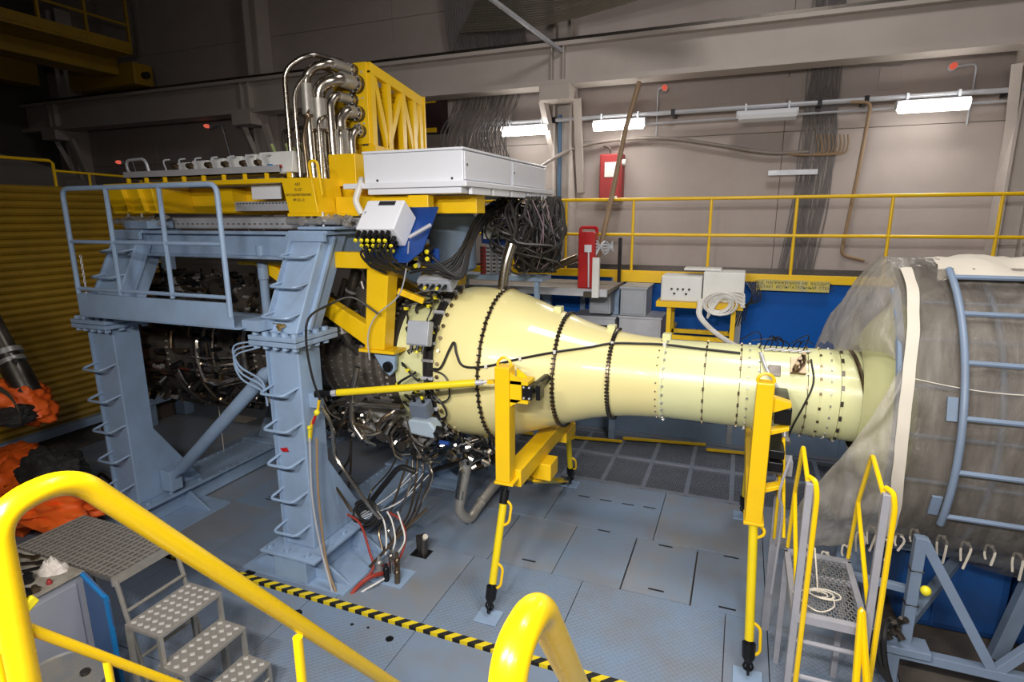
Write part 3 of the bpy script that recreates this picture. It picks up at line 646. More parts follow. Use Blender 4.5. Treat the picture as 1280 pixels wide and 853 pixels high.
for s in (1, -1):
    y0 = my(4.74, s)
    obj('longitudinal_beam', G().bx(CXS[0]+.18, CXS[1]-.18, y0-.012, y0+.012, 3.18, 3.44).bx(CXS[0]+.18, CXS[1]-.18, y0-.1, y0+.1, 3.42, 3.45).bx(CXS[0]+.18, CXS[1]-.18, y0-.1, y0+.1, 3.17, 3.2), BLUEGREY, t, smooth=False)
    obj('clip_strip', G().bx(CXS[0]+1.0, CXS[1]-.18, y0-.13, y0-.1, 3.14, 3.17), DSTEEL, t, smooth=False) if s > 0 else None
p, q = Vector((-6.2, 4.52, .52)), Vector((-4.24, 4.36, 2.2))
obj('diagonal_strut', G().tube([p.lerp(q, 0), p.lerp(q, .05), p.lerp(q, .1), p.lerp(q, .9), p.lerp(q, .93), p.lerp(q, 1)], [.035, .035, .072, .072, .04, .035], 14), BLUEGREY, t, angle=50)
obj('strut_lug', G().bx(-6.33, -6.16, 4.44, 4.6, .36, .62), BLUEGREY, t, smooth=False, bevel=.01)
obj('strut_lug', G().bx(-4.28, -4.12, 4.3, 4.44, 2.1, 2.3), BLUEGREY, t, smooth=False, bevel=.01)
g = G()
for k in range(3): g.tube(smoothline([(-4.15, 4.05, 2.46-k*.03), (-4.42, 4.0, 2.40-k*.05), (-4.40, 4.02, 2.2-k*.06), (-4.2, 4.08, 2.05-k*.05), (-4.18, 4.1, 1.8)], 5), .009, 5)
obj('thin_line', g, BLUEGREY, t)

for k in range(9):
    for cx in CXS:
        for sx in (-1, 1): obj('bolt', G().bolt((cx+sx*.26, 5.22+k*.11, .285), (0, 0, 1), .016, .016), BLUEGREY, t, smooth=False)
# service platform hung on the left stand
t = thing('service_platform', 'blue grey railed platform hung between the two stand columns', 'platform', (-5.3, 3.9, 2.6))
PL, PR, PY = -6.4, -4.29, 3.9
obj('toe_board', G().bx(PL, PR, PY-.012, PY+.012, 2.60, 2.83), BLUEGREY, t, smooth=False)
obj('toe_board', G().bx(PL-.01, PL+.01, PY, 4.1, 2.60, 2.83), BLUEGREY, t, smooth=False)
obj('deck', G().bx(PL, PR+.05, PY, 4.6, 2.585, 2.60), BLUEGREY, t, smooth=False)
for x in (-6.3, -5.6, -4.9, -4.32): obj('joist', G().prism([(3.92, 2.58), (4.6, 2.58), (4.6, 2.45), (4.1, 2.54)], 'x', x, x+.03), BLUEGREY, t, smooth=False)
obj('side_angle', G().bx(PR, PR+.2, 4.0, 4.6, 2.56, 2.66), BLUEGREY, t, smooth=False)
obj('hoop_rail', G().tube([(PL+.02, PY, 2.83), (PL+.02, PY, 3.88), (PR-.02, PY, 3.88), (PR-.02, PY, 2.70)], .024, 10, fil=.09), BLUEGREY, t)
obj('mid_rail', G().cyl((PL+.02, PY, 3.36), (PR-.02, PY, 3.36), .019, 8), BLUEGREY, t)
obj('low_rail', G().cyl((PL+.02, PY, 2.88), (PR-.02, PY, 2.88), .019, 8), BLUEGREY, t)
for x in (-5.74, -5.02): obj('post', G().cyl((x, PY, 2.84), (x, PY, 3.88), .022, 8), BLUEGREY, t)
g = G()
for i in range(13): c = Vector((PL+.06, PY+.05, 3.2-i*.032)); g.tube([c+Vector((.010*math.cos(a*PI/3)*(i % 2), .010*math.cos(a*PI/3)*((i+1) % 2), .022*math.sin(a*PI/3))) for a in range(6)], .004, 4, closed=True)
obj('chain', g, LGREY, t)
single('hanging_strut', G().tube([(-4.72, 4.75, 3.3), (-4.72, 4.75, 2.95), (-4.72, 4.75, 2.94), (-4.72, 4.75, 2.36), (-4.72, 4.75, 2.35), (-4.75, 4.75, 2.1)], [.055, .055, .046, .046, .03, .03], 12), BLUEGREY,
       'blue grey vertical strut hanging behind the platform railing', 'strut')

# ================================================================== UPPER YELLOW FRAME
t = thing('thrust_frame', 'yellow thrust measuring frame lying on top of the blue grey stand', 'frame', (-4.5, 5.6, 3.6))
obj('side_rail', G().bx(-6.95, -4.32, 4.72, 4.98, 3.93, 3.975).bx(-6.3, -4.32, 5.2, 5.23, 3.72, 3.93), YELLOW, t, smooth=False, bevel=.004)
obj('side_rail', G().bx(-6.95, -3.6, 6.35, 6.6, 3.62, 3.975), YELLOW, t, smooth=False, bevel=.006)
obj('corner_box', G().slab([(-6.95, 4.7, 3.975), (-6.18, 4.7, 3.975), (-6.12, 4.7, 3.64), (-6.82, 4.7, 3.64)], (0, .5, 0)), YELLOW, t, smooth=False, bevel=.008)
g = G()
for x in (-6.62, -6.36): g.slab([(x, 4.64, 3.95), (x+.1, 4.64, 3.66), (x+.13, 4.64, 3.66), (x+.03, 4.64, 3.95)], (0, .07, 0))
obj('rib', g, YELLOW, t, smooth=False)
bxr = obj('corner_box', G().slab([(-4.33, 4.7, 3.97), (-3.94, 4.7, 3.97), (-3.9, 4.7, 3.63), (-4.26, 4.7, 3.63)], (0, .42, 0)), YELLOW, t, smooth=False, bevel=.008)
for s, z, sz in (('АВТ', 3.905, .036), ('В.З.В', 3.855, .036), ('ПРЕПАРИРОВАНИЕ', 3.805, .034), ('№125-12', 3.755, .036)):
    text(s, 'lettering', sz, INK, t, (-4.12, 4.6965, z-.01), (1, 0, 0), (0, 0, 1))
obj('box_foot', G().bx(-4.27, -3.86, 4.69, 5.1, 3.60, 3.63), YELLOW, t, smooth=False)
obj('side_rail', G().bx(-3.9, -2.95, 4.98, 5.2, 3.62, 3.79).bx(-3.9, -2.95, 4.9, 5.2, 3.60, 3.63), YELLOW, t, smooth=False, bevel=.004)
obj('side_rail', G().bx(-2.95, -2.42, 5.2, 5.4, 3.62, 3.79), YELLOW, t, smooth=False, bevel=.004)
obj('end_block', G().bx(-3.0, -2.78, 4.9, 5.01, 3.58, 3.79), YELLOW, t, smooth=False, bevel=.006)
obj('upright_plate', G().bx(-4.05, -3.72, 5.1, 5.35, 3.9, 4.22), YELLOW, t, smooth=False, bevel=.006)
obj('bridge_plate', G().bx(-4.0, -3.6, 5.2, 6.4, 3.66, 3.9), YELLOW, t, smooth=False)
for x in (-6.8, -5.4): obj('cross_member', G().bx(x-.1, x+.1, 5.0, 6.4, 3.64, 3.9), YELLOW, t, smooth=False)
for x in (-3.98, -3.85): pass
obj('lifting_lug', G().tube([(-3.95, 4.72, 3.8), (-3.95, 4.68, 4.12), (-3.85, 4.68, 4.12), (-3.85, 4.72, 3.8)], .014, 8, fil=.05), YELLOW, t)
for i in range(9): obj('peg', G().bx(-6.6+i*.29, -6.58+i*.29, 4.74, 4.78, 3.975, 4.03), YELLOW, t, smooth=False)
t = thing('cable_channel', 'perforated grey channel running along under the yellow frame', 'channel', (-5, 4.9, 3.5))
obj('channel', G().bx(-6.8, -3.15, 5.0, 5.012, 3.47, 3.59).bx(-6.8, -3.15, 5.0, 5.1, 3.585, 3.595).bx(-6.8, -3.15, 5.0, 5.1, 3.465, 3.475), LGREY, t, smooth=False)
g = G()
for i in range(46): g.bx(-6.75+i*.078, -6.72+i*.078, 4.996, 5.001, 3.515, 3.525)
obj('slots', g, BLACKM, t, smooth=False, kind='stuff')
obj('upper_channel', G().bx(-5.3, -4.35, 5.02, 5.04, 3.66, 3.76), LGREY, t, smooth=False)
g = G()
for i in range(20): g.bx(-5.27+i*.046, -5.25+i*.046, 5.014, 5.021, 3.735, 3.745)
obj('slots', g, BLACKM, t, smooth=False, kind='stuff')
p, q = W(320, 233, Y=4.95), W(357, 249, Y=4.95)
single('white_plate', G().bx(p.x, q.x, 4.88, 4.9, q.z, p.z), WHITE, 'small white drilled plate left of the lettered yellow box', 'plate', smooth=False, bevel=.003)
g = G()
for i in range(8): x = -6.1+i*.24; g.bx(x, x+.12, 5.5, 5.6, 3.3, 3.6)
o = single('red_blocks', g, mat('dull_red', (.16, .012, .012), .6), 'row of dull red blocks behind the perforated channel', 'blocks', smooth=False); o['kind'] = 'stuff'
t = thing('load_flexures', 'bright steel load flexures and bolts between yellow frame and stand', 'fittings', (-4, 4.8, 3.5))
for cx in CXS:
    g = G()
    for k in range(10): g.cyl((cx-.3+rnd.random()*.75, 4.7+rnd.random()*.2, 3.5), (cx-.3+rnd.random()*.75, 4.7+rnd.random()*.2, 3.6), rnd.uniform(.012, .03), 8)
    g.cyl((cx-.32, 4.72, 3.55), (cx+.3, 4.72, 3.55), .035, 12).cyl((cx-.1, 4.66, 3.55), (cx-.1, 4.9, 3.55), .045, 12)
    g.cyl((cx+.12, 4.66, 3.56), (cx+.12, 4.9, 3.56), .04, 12)
    obj('flexure', g, ALU, t, kind='stuff')
# tray with hand loop and white valve blocks on top
t = thing('instrument_tray', 'long grey tray on the yellow frame holding the white blocks', 'tray', (-5.3, 5.0, 4.03))
obj('tray', G().bx(-6.75, -4.45, 4.82, 5.25, 4.03, 4.045).bx(-6.75, -4.45, 4.82, 4.83, 4.03, 4.11), LGREY, t, smooth=False)
obj('hand_loop', G().tube([(-6.55, 4.85, 4.05), (-6.7, 4.85, 4.1), (-6.72, 4.85, 4.24), (-6.4, 4.85, 4.25), (-6.36, 4.85, 4.1)], .016, 8, fil=.07), LGREY, t)
for i in range(7):
    x = -6.05+i*.24; obj('wire_handle', G().tube([(x, 4.83, 4.09), (x-.06, 4.84, 4.22), (x-.02, 4.9, 4.23)], .009, 6, fil=.04), LGREY, t)
vl = ['white manifold block on the tray, leftmost of the row', 'white manifold block on the tray, second from the left', 'white manifold block on the tray, third from the left', 'white manifold block on the tray, fourth from the left', 'white manifold block on the tray, fifth in the row', 'long white manifold block nearest the steel pipes, blue marks']
xs = [(-6.05, -5.84), (-5.82, -5.56), (-5.54, -5.32), (-5.30, -5.06), (-5.04, -4.86), (-4.84, -4.36)]
for i, (x0, x1) in enumerate(xs):
    t = thing('manifold_block', vl[i], 'block', ((x0+x1)/2, 5, 4.05), 'white blocks on the tray'); zt = 4.20+.012*i
    obj('body', G().slab([(x0, 4.9, 4.046), (x1, 4.9, 4.046), (x1-.015, 4.96, zt), (x0+.015, 4.96, zt)], (0, .25, 0)), WHITE2, t, smooth=False, bevel=.008)
    obj('valve', G().cyl((x0+.05, 4.92, 4.16), (x0+.05, 4.86, 4.15), .028, 8).cyl((x0+.08, 4.9, 4.12), (x0+.08, 4.86, 4.12), .02, 8), BRONZE, t)
    if i == 5: obj('blue_mark', G().bx(-4.66, -4.6, 4.885, 4.9, 4.09, 4.13), BLUE2, t, smooth=False); obj('red_mark', G().bx(-4.56, -4.48, 4.885, 4.9, 4.09, 4.12), RED2, t, smooth=False)
g = G()
for k in range(9): x = -5.2+k*.1; g.tube(smoothline([(x, 5.6, 4.0), (x+rnd.uniform(-.05, .05), 5.65, 4.2), (x+rnd.uniform(-.14, .14), 5.7, 4.36+rnd.random()*.1)], 4), .022, 6)
o = single('green_sheaths', g, OLIVE, 'cluster of pale green sheathed leads rising behind the white blocks', 'cables'); o['kind'] = 'stuff'
t = thing('dark_pipes', 'dark thin pipes standing behind the white blocks', 'pipes', (-5, 6.2, 3.95))
for k, x in enumerate((-5.35, -5.2, -4.95, -4.8, -5.6)):
    obj('pipe', G().tube([(x, 6.2, 3.98), (x, 6.2, 4.62+.05*(k % 3)), (x+.35, 6.25, 4.66+.05*(k % 3)), (x+.36, 6.3, 4.1)], .024, 8, fil=.07), DSTEEL, t)

# ================================================================== YELLOW TRUSS AND STEEL PIPES
t = thing('pipe_truss', 'yellow lattice truss arm reaching back over the white cabinets', 'truss', (-4.0, 6.5, 3.9))
TX0, TX1, TY0, TY1, TZ0, TZ1 = -4.28, -3.86, 5.6, 6.7, 4.35, 5.2
obj('end_plate', G().bx(TX0, TX1, TY0-.02, TY0, TZ0+.02, TZ1), YELLOW, t, smooth=False, bevel=.006)
for x in (TX0, TX1):
    obj('top_chord', G().prism([(TY0, TZ1-.11), (TY0, TZ1), (TY1, TZ1-.17), (TY1, TZ1-.28)], 'x', x-.04, x+.04), YELLOW, t, smooth=False, bevel=.005)
    obj('bottom_chord', G().bx(x-.04, x+.04, TY0, TY1, TZ0-.1, TZ0), YELLOW, t, smooth=False, bevel=.005)
    for i, y in enumerate((TY0+.04, 5.95, 6.25, 6.5, TY1-.05)):
        obj('upright', G().bx(x-.035, x+.035, y-.04, y+.04, TZ0, TZ1-.08-.16*(y-TY0)/(TY1-TY0)), YELLOW, t, smooth=False)
    ys = (TY0+.08, 5.92, 6.22, 6.48, TY1-.08)
    for i in range(4 if x == TX1 else 0):
        a, b = ((x, ys[i], TZ1-.1), (x, ys[i+1], TZ0)) if i % 2 == 0 else ((x, ys[i], TZ0), (x, ys[i+1], TZ1-.24))
        obj('diagonal', G().bar(a, b, .05, .07), YELLOW, t, smooth=False)
for y in (5.95, 6.25, 6.5): obj('cross_tie', G().bx(TX0, TX1, y-.03, y+.03, TZ1-.24, TZ1-.19), YELLOW, t, smooth=False)
obj('end_plate', G().bx(TX0, TX1+.05, TY1, TY1+.03, TZ0-.3, TZ1-.16), YELLOW, t, smooth=False)
obj('support_post', G().bx(TX1-.12, TX1+.06, TY0-.01, TY0+.15, 3.9, TZ0), YELLOW, t, smooth=False)
obj('support_post', G().bx(TX1-.12, TX1+.06, TY1-.15, TY1, 3.3, TZ0), YELLOW, t, smooth=False)
for i in range(6):
    for xx in (TX1-.12, TX1-.06):
        z = TZ0+.1+i*.13; obj('bolt', G().bolt((xx, TY0-.02, z), (0, -1, 0), .011, .012), LGREY, t)
p, q = W(526, 123, Y=10.2), W(553, 165, Y=10.2)
t = thing('switch_panel', 'dark maroon panel with yellow clips on the back wall beyond the truss', 'panel', (p.x, 10.3, q.z))
obj('board', G().bx(p.x, q.x, 10.2, 10.44, q.z, p.z), mat('dark_maroon', (.03, .012, .014), .6), t, smooth=False)
for z in (p.z-.06, q.z+.04): obj('clip', G().bx(p.x-.05, q.x-.12, 10.16, 10.2, z-.04, z+.04), YELLOW, t, smooth=False)
t = thing('steel_pipe_manifold', 'cluster of bent stainless steel pipes rising to the truss end plate', 'pipes', (-4.2, 5.2, 3.95))
def pipe(pts, r, fil=.1, m=STEEL, name='pipe', n=12): return obj(name, G().tube(pts, r, n, fil=fil, seg=5), m, t)
for i, (x, z, r, dy, xb) in enumerate(((-4.02, 5.12, .045, .5, -4.26), (-3.98, 4.98, .066, .42, -4.18), (-4.04, 4.82, .045, .4, -4.06), (-3.98, 4.68, .056, .30, -4.02), (-3.96, 4.5, .045, .2, -3.97))):
    y = TY0-dy
    pipe([(x, TY0, z), (x, y+.06, z), (xb, y, z-.08), (xb, y, 4.3), (xb+.02, y, 3.9)], r, .14)
    obj('flange', G().cyl((x, TY0-.025, z), (x, TY0-.06, z), r*1.5, 14), DSTEEL, t); obj('flange', G().cyl((x, TY0-.075, z), (x, TY0-.1, z), r*1.5, 14), STEEL, t)
    g = G()
    for k in range(8): a = k*PI/4; g.cyl((x+r*1.25*math.cos(a), TY0-.11, z+r*1.25*math.sin(a)), (x+r*1.25*math.cos(a), TY0-.02, z+r*1.25*math.sin(a)), .008, 5)
    obj('bolts', g, LGREY, t)
    obj('sleeve', G().cyl((x, TY0-.12, z), (x, y+.12 if dy > .3 else y+.09, z), r*1.15, 14), STEELW, t)
    if i in (0, 1, 3): obj('sleeve', G().cyl((xb, y, z-.2), (xb, y, z-.5), r*1.35, 14), STEELW, t); obj('clamp_ring', G().cyl((xb, y, z-.5), (xb, y, z-.53), r*1.55, 14), BRONZE, t)
pipe([(-4.1, TY0-.1, 5.2), (-4.2, 5.1, 5.2), (-4.44, 5.0, 5.05), (-4.44, 5.0, 4.0)], .026, .12)
pipe([(-4.1, TY0-.1, 5.05), (-4.15, 5.15, 5.1), (-4.34, 5.0, 4.85), (-4.34, 5.0, 4.0)], .024, .12)
pipe([(-4.1, TY0-.05, 4.62), (-4.12, 5.2, 4.62), (-4.06, 5.0, 4.55), (-4.06, 5.0, 3.95)], .02, .07)
pipe([(-4.02, TY0-.05, 4.5), (-4.02, 5.3, 4.52), (-3.92, 5.15, 4.45), (-3.92, 5.15, 4.0)], .02, .07)
pipe([(-4.3, 5.3, 4.9), (-4.22, 5.1, 4.75), (-4.26, 5.0, 4.4), (-4.24, 5.0, 3.95)], .022, .07, BRONZE)

# ================================================================== WHITE CABINETS
t = thing('white_tray', 'white steel base tray carrying the two white cabinets', 'tray', (-2.9, 6, 3.84))
obj('plate', G().bx(-3.66, -2.33, 4.80, 7.4, 3.855, 3.905), WHITE, t, smooth=False, bevel=.006)
obj('under_frame', G().bx(-3.4, -2.4, 4.84, 7.3, 3.80, 3.855), WHITE, t, smooth=False)
for i in range(5): obj('bracket', G().bx(-2.38, -2.345, 4.95+i*.5, 5.38+i*.5, 3.79, 3.853), WHITE, t, smooth=False, bevel=.003)
for y0, y1, l in ((4.86, 6.0, 'large white sheet-metal cabinet at the front of the tray'), (6.04, 7.2, 'white sheet-metal cabinet at the rear of the tray')):
    t = thing('white_cabinet', l, 'cabinet', (-2.9, (y0+y1)/2, 3.906))
    obj('body', G().bx(-3.45, -2.39, y0, y1, 3.907, 4.175), WHITE, t, smooth=False, bevel=.006)
    obj('lid', G().bx(-3.46, -2.38, y0-.01, y1+.01, 4.178, 4.20), WHITE, t, smooth=False, bevel=.005)
    obj('door', G().bx(-2.388, -2.378, y0+.02, y1-.02, 3.92, 4.165), WHITE, t, smooth=False, bevel=.003)
    obj('screws', G().bolt((-2.378, y0+.06, 4.05), (1, 0, 0), .012, .006).bolt((-3.3, y0-.0, 3.93), (0, -1, 0), .012, .006).bolt((-2.5, y0-.0, 3.93), (0, -1, 0), .012, .006), DSTEEL, t)
o = single('white_flex', G().tube(smoothline([W(452, 224, Y=4.9), W(448, 238, Y=4.75), W(445, 252, Y=4.72), W(452, 268, Y=4.72)], 5), .03, 8), WHITECABLE, 'white ribbon cable hanging from the tray corner', 'cable')
# tilted junction box on navy plate
t = thing('junction_box', 'tilted white junction box with yellow-tagged plugs on navy plate', 'box', (-3.0, 4.6, 3.4))
lid = Vector((0, -.21, -.25)).normalized(); nrm = Vector((1, 0, 0)).cross(lid).normalized()
if nrm.z < 0: nrm = -nrm
C0 = W(475, 268, Y=4.5); R = Matrix((Vector((1, 0, 0)), lid, nrm)).transposed()
bd = C0 - nrm*.125
obj('body', G().box(bd, (.40, .33, .25), R), WHITE, t, smooth=False, bevel=.012)
obj('window', G().box(C0 + R @ Vector((.03, -.125, .002)), (.17, .045, .008), R), GLASSB, t, smooth=False)
obj('lock', G().cyl(C0 + R @ Vector((-.16, -.02, 0)), C0 + R @ Vector((-.16, -.02, .008)), .012, 8), LGREY, t)
obj('mounting_plate', G().slab([bd + R @ Vector(v) for v in ((-.24, .24, -.132), (-.16, .335, -.132), (.27, .335, -.132), (.38, .2, -.132), (.38, -.3, -.132), (-.24, -.3, -.132))], -nrm*.012), NAVY, t, smooth=False)
for i in range(6):
    for j in range(3):
        a = bd + R @ Vector((-.175+i*.062+(j%2)*.02, .166, .09-j*.075))
        obj('plug', G().cyl(a, a+lid*.05, .021, 8).cyl(a+lid*.05, a+lid*.09, .016, 8), BLACKM, t)
        obj('plug_tag', G().cyl(a+lid*.092, a+lid*.112, .0175, 8), YTAPE, t)
g = G()
for i in range(14): a = bd + R @ Vector((-.17+i*.026, .166+.11, rnd.uniform(-.09, .07))); g.tube(smoothline([a, a+lid*.05, a+Vector((rnd.uniform(-.02, .03), .05, -.12)), a+Vector((.05, .2, -.2))], 4), .012, 6)
obj('lead', g, BLACK, t)
a, b = W(511, 297, Y=4.5), W(539, 281, Y=4.6); obj('support_bar', G().cyl(a, b, .02, 10), LADG, t)

p = W(347, 409, Y=4.08); t = thing('brass_cock', 'small brass drain cock on the front column above its flange', 'valve', p)
obj('body', G().cyl(p, p+Vector((0, .08, 0)), .02, 8).cyl(p+Vector((0, .02, -.04)), p+Vector((0, .02, .03)), .016, 8), mat('brass', (.55, .36, .12), .35, metal=.8), t)
obj('lever', G().bar(p+Vector((-.05, 0, .03)), p+Vector((.05, 0, .03)), .012, .008), mat('brass', (.55, .36, .12)), t, smooth=False)
p = W(355, 563, Y=4.13); single('red_tag', G().slab([p+Vector((-.05, 0, .01)), p+Vector((.03, 0, .03)), p+Vector((.05, 0, -.01)), p+Vector((-.02, 0, -.02))], (0, .01, 0)), RED, 'small torn red tag stuck on the front column', 'tag', smooth=False)

# ================================================================== ENGINE
t = ENG = thing('turbine_engine', 'dark gas turbine engine hung inside the blue grey stand', 'engine', (-4.9, EY, EZ))
AX = (0, EY, EZ)
def lat(name, prof, m, n=64, label=None, par=None): return obj(name, G().lathe(prof, AX, 'x', n), m, par or ENG, label=label)
lat('inlet_casing', [(-7.45, .70), (-7.45, .84), (-7.38, .86), (-7.0, .86), (-6.9, .80), (-6.5, .80), (-6.45, .84), (-6.4, .84), (-6.38, .79), (-5.75, .76), (-5.7, .80), (-5.64, .80), (-5.62, .75), (-5.3, .70), (-5.3, .3)], CASE)
lat('compressor_casing', [(-5.3, .3), (-5.3, .62), (-5.25, .66), (-5.18, .66), (-5.1, .60), (-4.7, .56), (-4.65, .60), (-4.6, .60), (-4.55, .55), (-4.35, .53), (-4.3, .3)], CASE)
g = []
x = -4.35
for i in range(7):
    g += [(x, .50), (x+.02, .57), (x+.06, .57), (x+.07, .51)]; x += .125
lat('ribbed_casing', g+[(x, .55), (x+.05, .62), (-3.42, .64), (-3.42, .3)], mat('ribbed_casing_steel', (.26, .23, .20), .34, metal=.5, col2=(.1, .085, .07), nscale=6, mix=.6))
lat('turbine_casing', [(-3.42, .55), (-3.42, .70), (-3.38, .73), (-3.34, .73), (-3.32, .70), (-3.28, .70)], CASE)
gb = G()
for x0, r, k in ((-5.67, .80, 70), (-6.42, .84, 70), (-7.2, .87, 60), (-5.22, .66, 56), (-4.62, .60, 50), (-3.36, .73, 64)):
    for i in range(k):
        a = 2*PI*i/k; c = Vector((x0, EY-r*math.sin(a), EZ+r*math.cos(a))); gb.box(c, (.03, .022, .022))
for i in range(7):
    for j in range(44):
        a = 2*PI*j/44; gb.box((-4.31+i*.125, EY-.566*math.sin(a), EZ+.566*math.cos(a)), (.018, .03, .012))
obj('flange_bolts', gb, BOLTB, ENG, smooth=False, kind='stuff')
def onsurf(x, a, r): return Vector((x, EY-r*math.sin(a), EZ+r*math.cos(a)))
def rad(x): return .86 if x < -6.4 else .82 if x < -5.6 else .70 if x < -5.2 else .62 if x < -4.5 else .58 if x < -3.5 else .74
def arc(x0, a0, x1, a1, dr, n=10): return [onsurf(x0+(x1-x0)*i/n, a0+(a1-a0)*i/n, max(rad(x0+(x1-x0)*i/n), rad(x1))*0+rad(x0+(x1-x0)*i/n)+dr) for i in range(n+1)]
er = random.Random(12)
for k in range(64):                                     # individual oil, fuel and bleed pipes
    x0 = er.uniform(-7.3, -3.4); a0 = er.uniform(.1, 2.9)
    if x0 > -4.6 and a0 > 1.1: x0 -= 1.6
    x1 = max(-7.35, min(-3.4, x0+er.uniform(-.9, .9)))
    a1 = max(.05, min(3.0, a0+er.uniform(-.8, .8)))
    if a0 > 1.1 and x1 > -4.5: x1 = -4.6
    dr = er.uniform(.02, .09); rr = er.choice((.012, .014, .018, .022, .03))
    P0 = onsurf(x0, a0, rad(x0)-.01)
    pts = [P0, onsurf(x0, a0, rad(x0)+dr)] + smoothline([onsurf(x0+(x1-x0)*u, a0, rad(x0+(x1-x0)*u)+dr) for u in (.08, .5, 1)], 3) + [onsurf(x1, a0+(a1-a0)*u, rad(x1)+dr) for u in (.3, .6, 1)] + [onsurf(x1, a1, rad(x1)-.01)]
    obj('engine_pipe', G().tube(pts, rr, 7, fil=.05, seg=3), er.choice((STEEL, BRONZE, DSTEEL, STEEL, BRONZE, BLACK)), ENG)
g1, g2, g3 = G(), G(), G()
for k in range(520):
    x0 = er.uniform(-7.4, -3.5); a0 = er.uniform(0, 3.1)
    if -4.45 < x0 and 1.2 < a0 < 2.3: x0 -= 1.5
    p = onsurf(x0, a0, rad(x0)); d = (p-Vector((x0, EY, EZ))).normalized()
    u = er.random(); gg = g1 if u < .5 else g2 if u < .62 else g3
    v = er.random()
    if v < .4: gg.cyl(p-d*.03, p+d*er.uniform(.03, .12), er.uniform(.012, .04), 8)
    elif v < .7: gg.cyl(p+d*.04-Vector((.06, 0, 0)), p+d*.04+Vector((er.uniform(.0, .1), 0, 0)), er.uniform(.015, .045), 8)
    else: gg.box(p+d*.03, (er.uniform(.02, .09), er.uniform(.02, .06), er.uniform(.02, .06)), Matrix.Rotation(a0, 3, 'X'))
obj('fittings', g1, DSTEEL, ENG, kind='stuff'); obj('fittings', g2, ALU, ENG, kind='stuff'); obj('fittings', g3, BLACKM, ENG, kind='stuff')
for i, (x0, a, r, l) in enumerate(((-4.35, .75, .09, .55), (-4.05, .9, .075, .5), (-3.75, .7, .1, .45), (-3.6, 1.0, .07, .5), (-5.0, 1.0, .08, .6))):
    p = onsurf(x0, a, .74); obj('bleed_duct', G().tube([p+Vector((-.1, .1, .22)), p+Vector((-.03, 0, .1)), p+Vector((.1, -.05, -.16)), p+Vector((.18, .1, -.35))], r*.8, 12, fil=.15), CASE, ENG)
    obj('clamp_ring', G().cyl(p+Vector((.08, -.045, -.12)), p+Vector((.1, -.05, -.15)), r*.95, 12), ALU, ENG)
for pts, r in (([(446, 338), (440, 362), (432, 385)], .085), ([(462, 336), (468, 362), (480, 392)], .09), ([(452, 352), (458, 378), (452, 404)], .06), ([(432, 350), (424, 378), (428, 400)], .05)):
    obj('bleed_duct', G().tube(smoothline([W(px, py, Y=5.25) for px, py in pts], 4), r*.75, 14), DSTEEL, ENG)
    a, b = W(*pts[1], Y=5.25), W(*pts[2], Y=5.25); obj('clamp_ring', G().cyl(a, a+(b-a)*.12, r*.85, 14), ALU, ENG)
# accessory gearbox slung below
obj('gearbox', G().slab([(-4.15, 4.9, 1.42), (-3.5, 4.9, 1.32), (-2.95, 4.9, 1.2), (-2.8, 4.9, 1.35), (-3.1, 4.9, 1.5), (-3.9, 4.9, 1.62), (-4.2, 4.9, 1.55)], (0, .5, 0)), ALU, ENG, smooth=False, bevel=.03)
for x0, z0, r in ((-4.05, 1.5, .09), (-3.82, 1.48, .1), (-3.55, 1.42, .12), (-3.3, 1.40, .10), (-3.08, 1.33, .09)):
    obj('accessory_pump', G().cyl((x0, 4.92, z0), (x0, 4.78, z0-.01), r, 16).cyl((x0, 4.78, z0-.01), (x0, 4.70, z0-.02), r*.6, 12), er.choice((ALU, DSTEEL)), ENG)
g1, g2 = G(), G()
for k in range(150):
    u = er.random(); p = Vector((-4.15+u*1.35, 4.85-er.random()*.12, 1.52-.2*u+er.uniform(-.16, .14)))
    (g1 if er.random() < .5 else g2).cyl(p, p+Vector((er.uniform(-.08, .08), er.uniform(-.08, .02), er.uniform(-.06, .06))), er.uniform(.01, .03), 7)
obj('gearbox_fittings', g1, STEEL, ENG, kind='stuff'); obj('gearbox_fittings', g2, BLACKM, ENG, kind='stuff')
for k in range(26):
    u = er.random(); a = Vector((-4.1+u*1.3, 4.78, 1.5-.2*u)); b = a+Vector((er.uniform(-.35, .45), er.uniform(-.12, .1), er.uniform(-.22, .34)))
    obj('engine_pipe', G().tube(smoothline([a, a+Vector((0, -.07, .05)), (a+b)/2+Vector((0, -.09, er.uniform(-.05, .08))), b], 4), er.choice((.011, .014, .018, .024)), 7), er.choice((STEEL, BRONZE, DSTEEL, BLACK)), ENG)
obj('engine_pipe', G().tube([(-3.62, 4.72, 1.95), (-3.65, 4.68, 1.78), (-3.7, 4.66, 1.68), (-3.55, 4.66, 1.72), (-3.05, 4.7, 1.73)], .03, 10, fil=.06), STEEL, ENG)
obj('engine_pipe', G().tube([(-3.55, 4.7, 2.1), (-3.62, 4.66, 1.8), (-3.62, 4.64, 1.5), (-3.5, 4.64, 1.35)], .03, 10, fil=.1), STEEL, ENG)

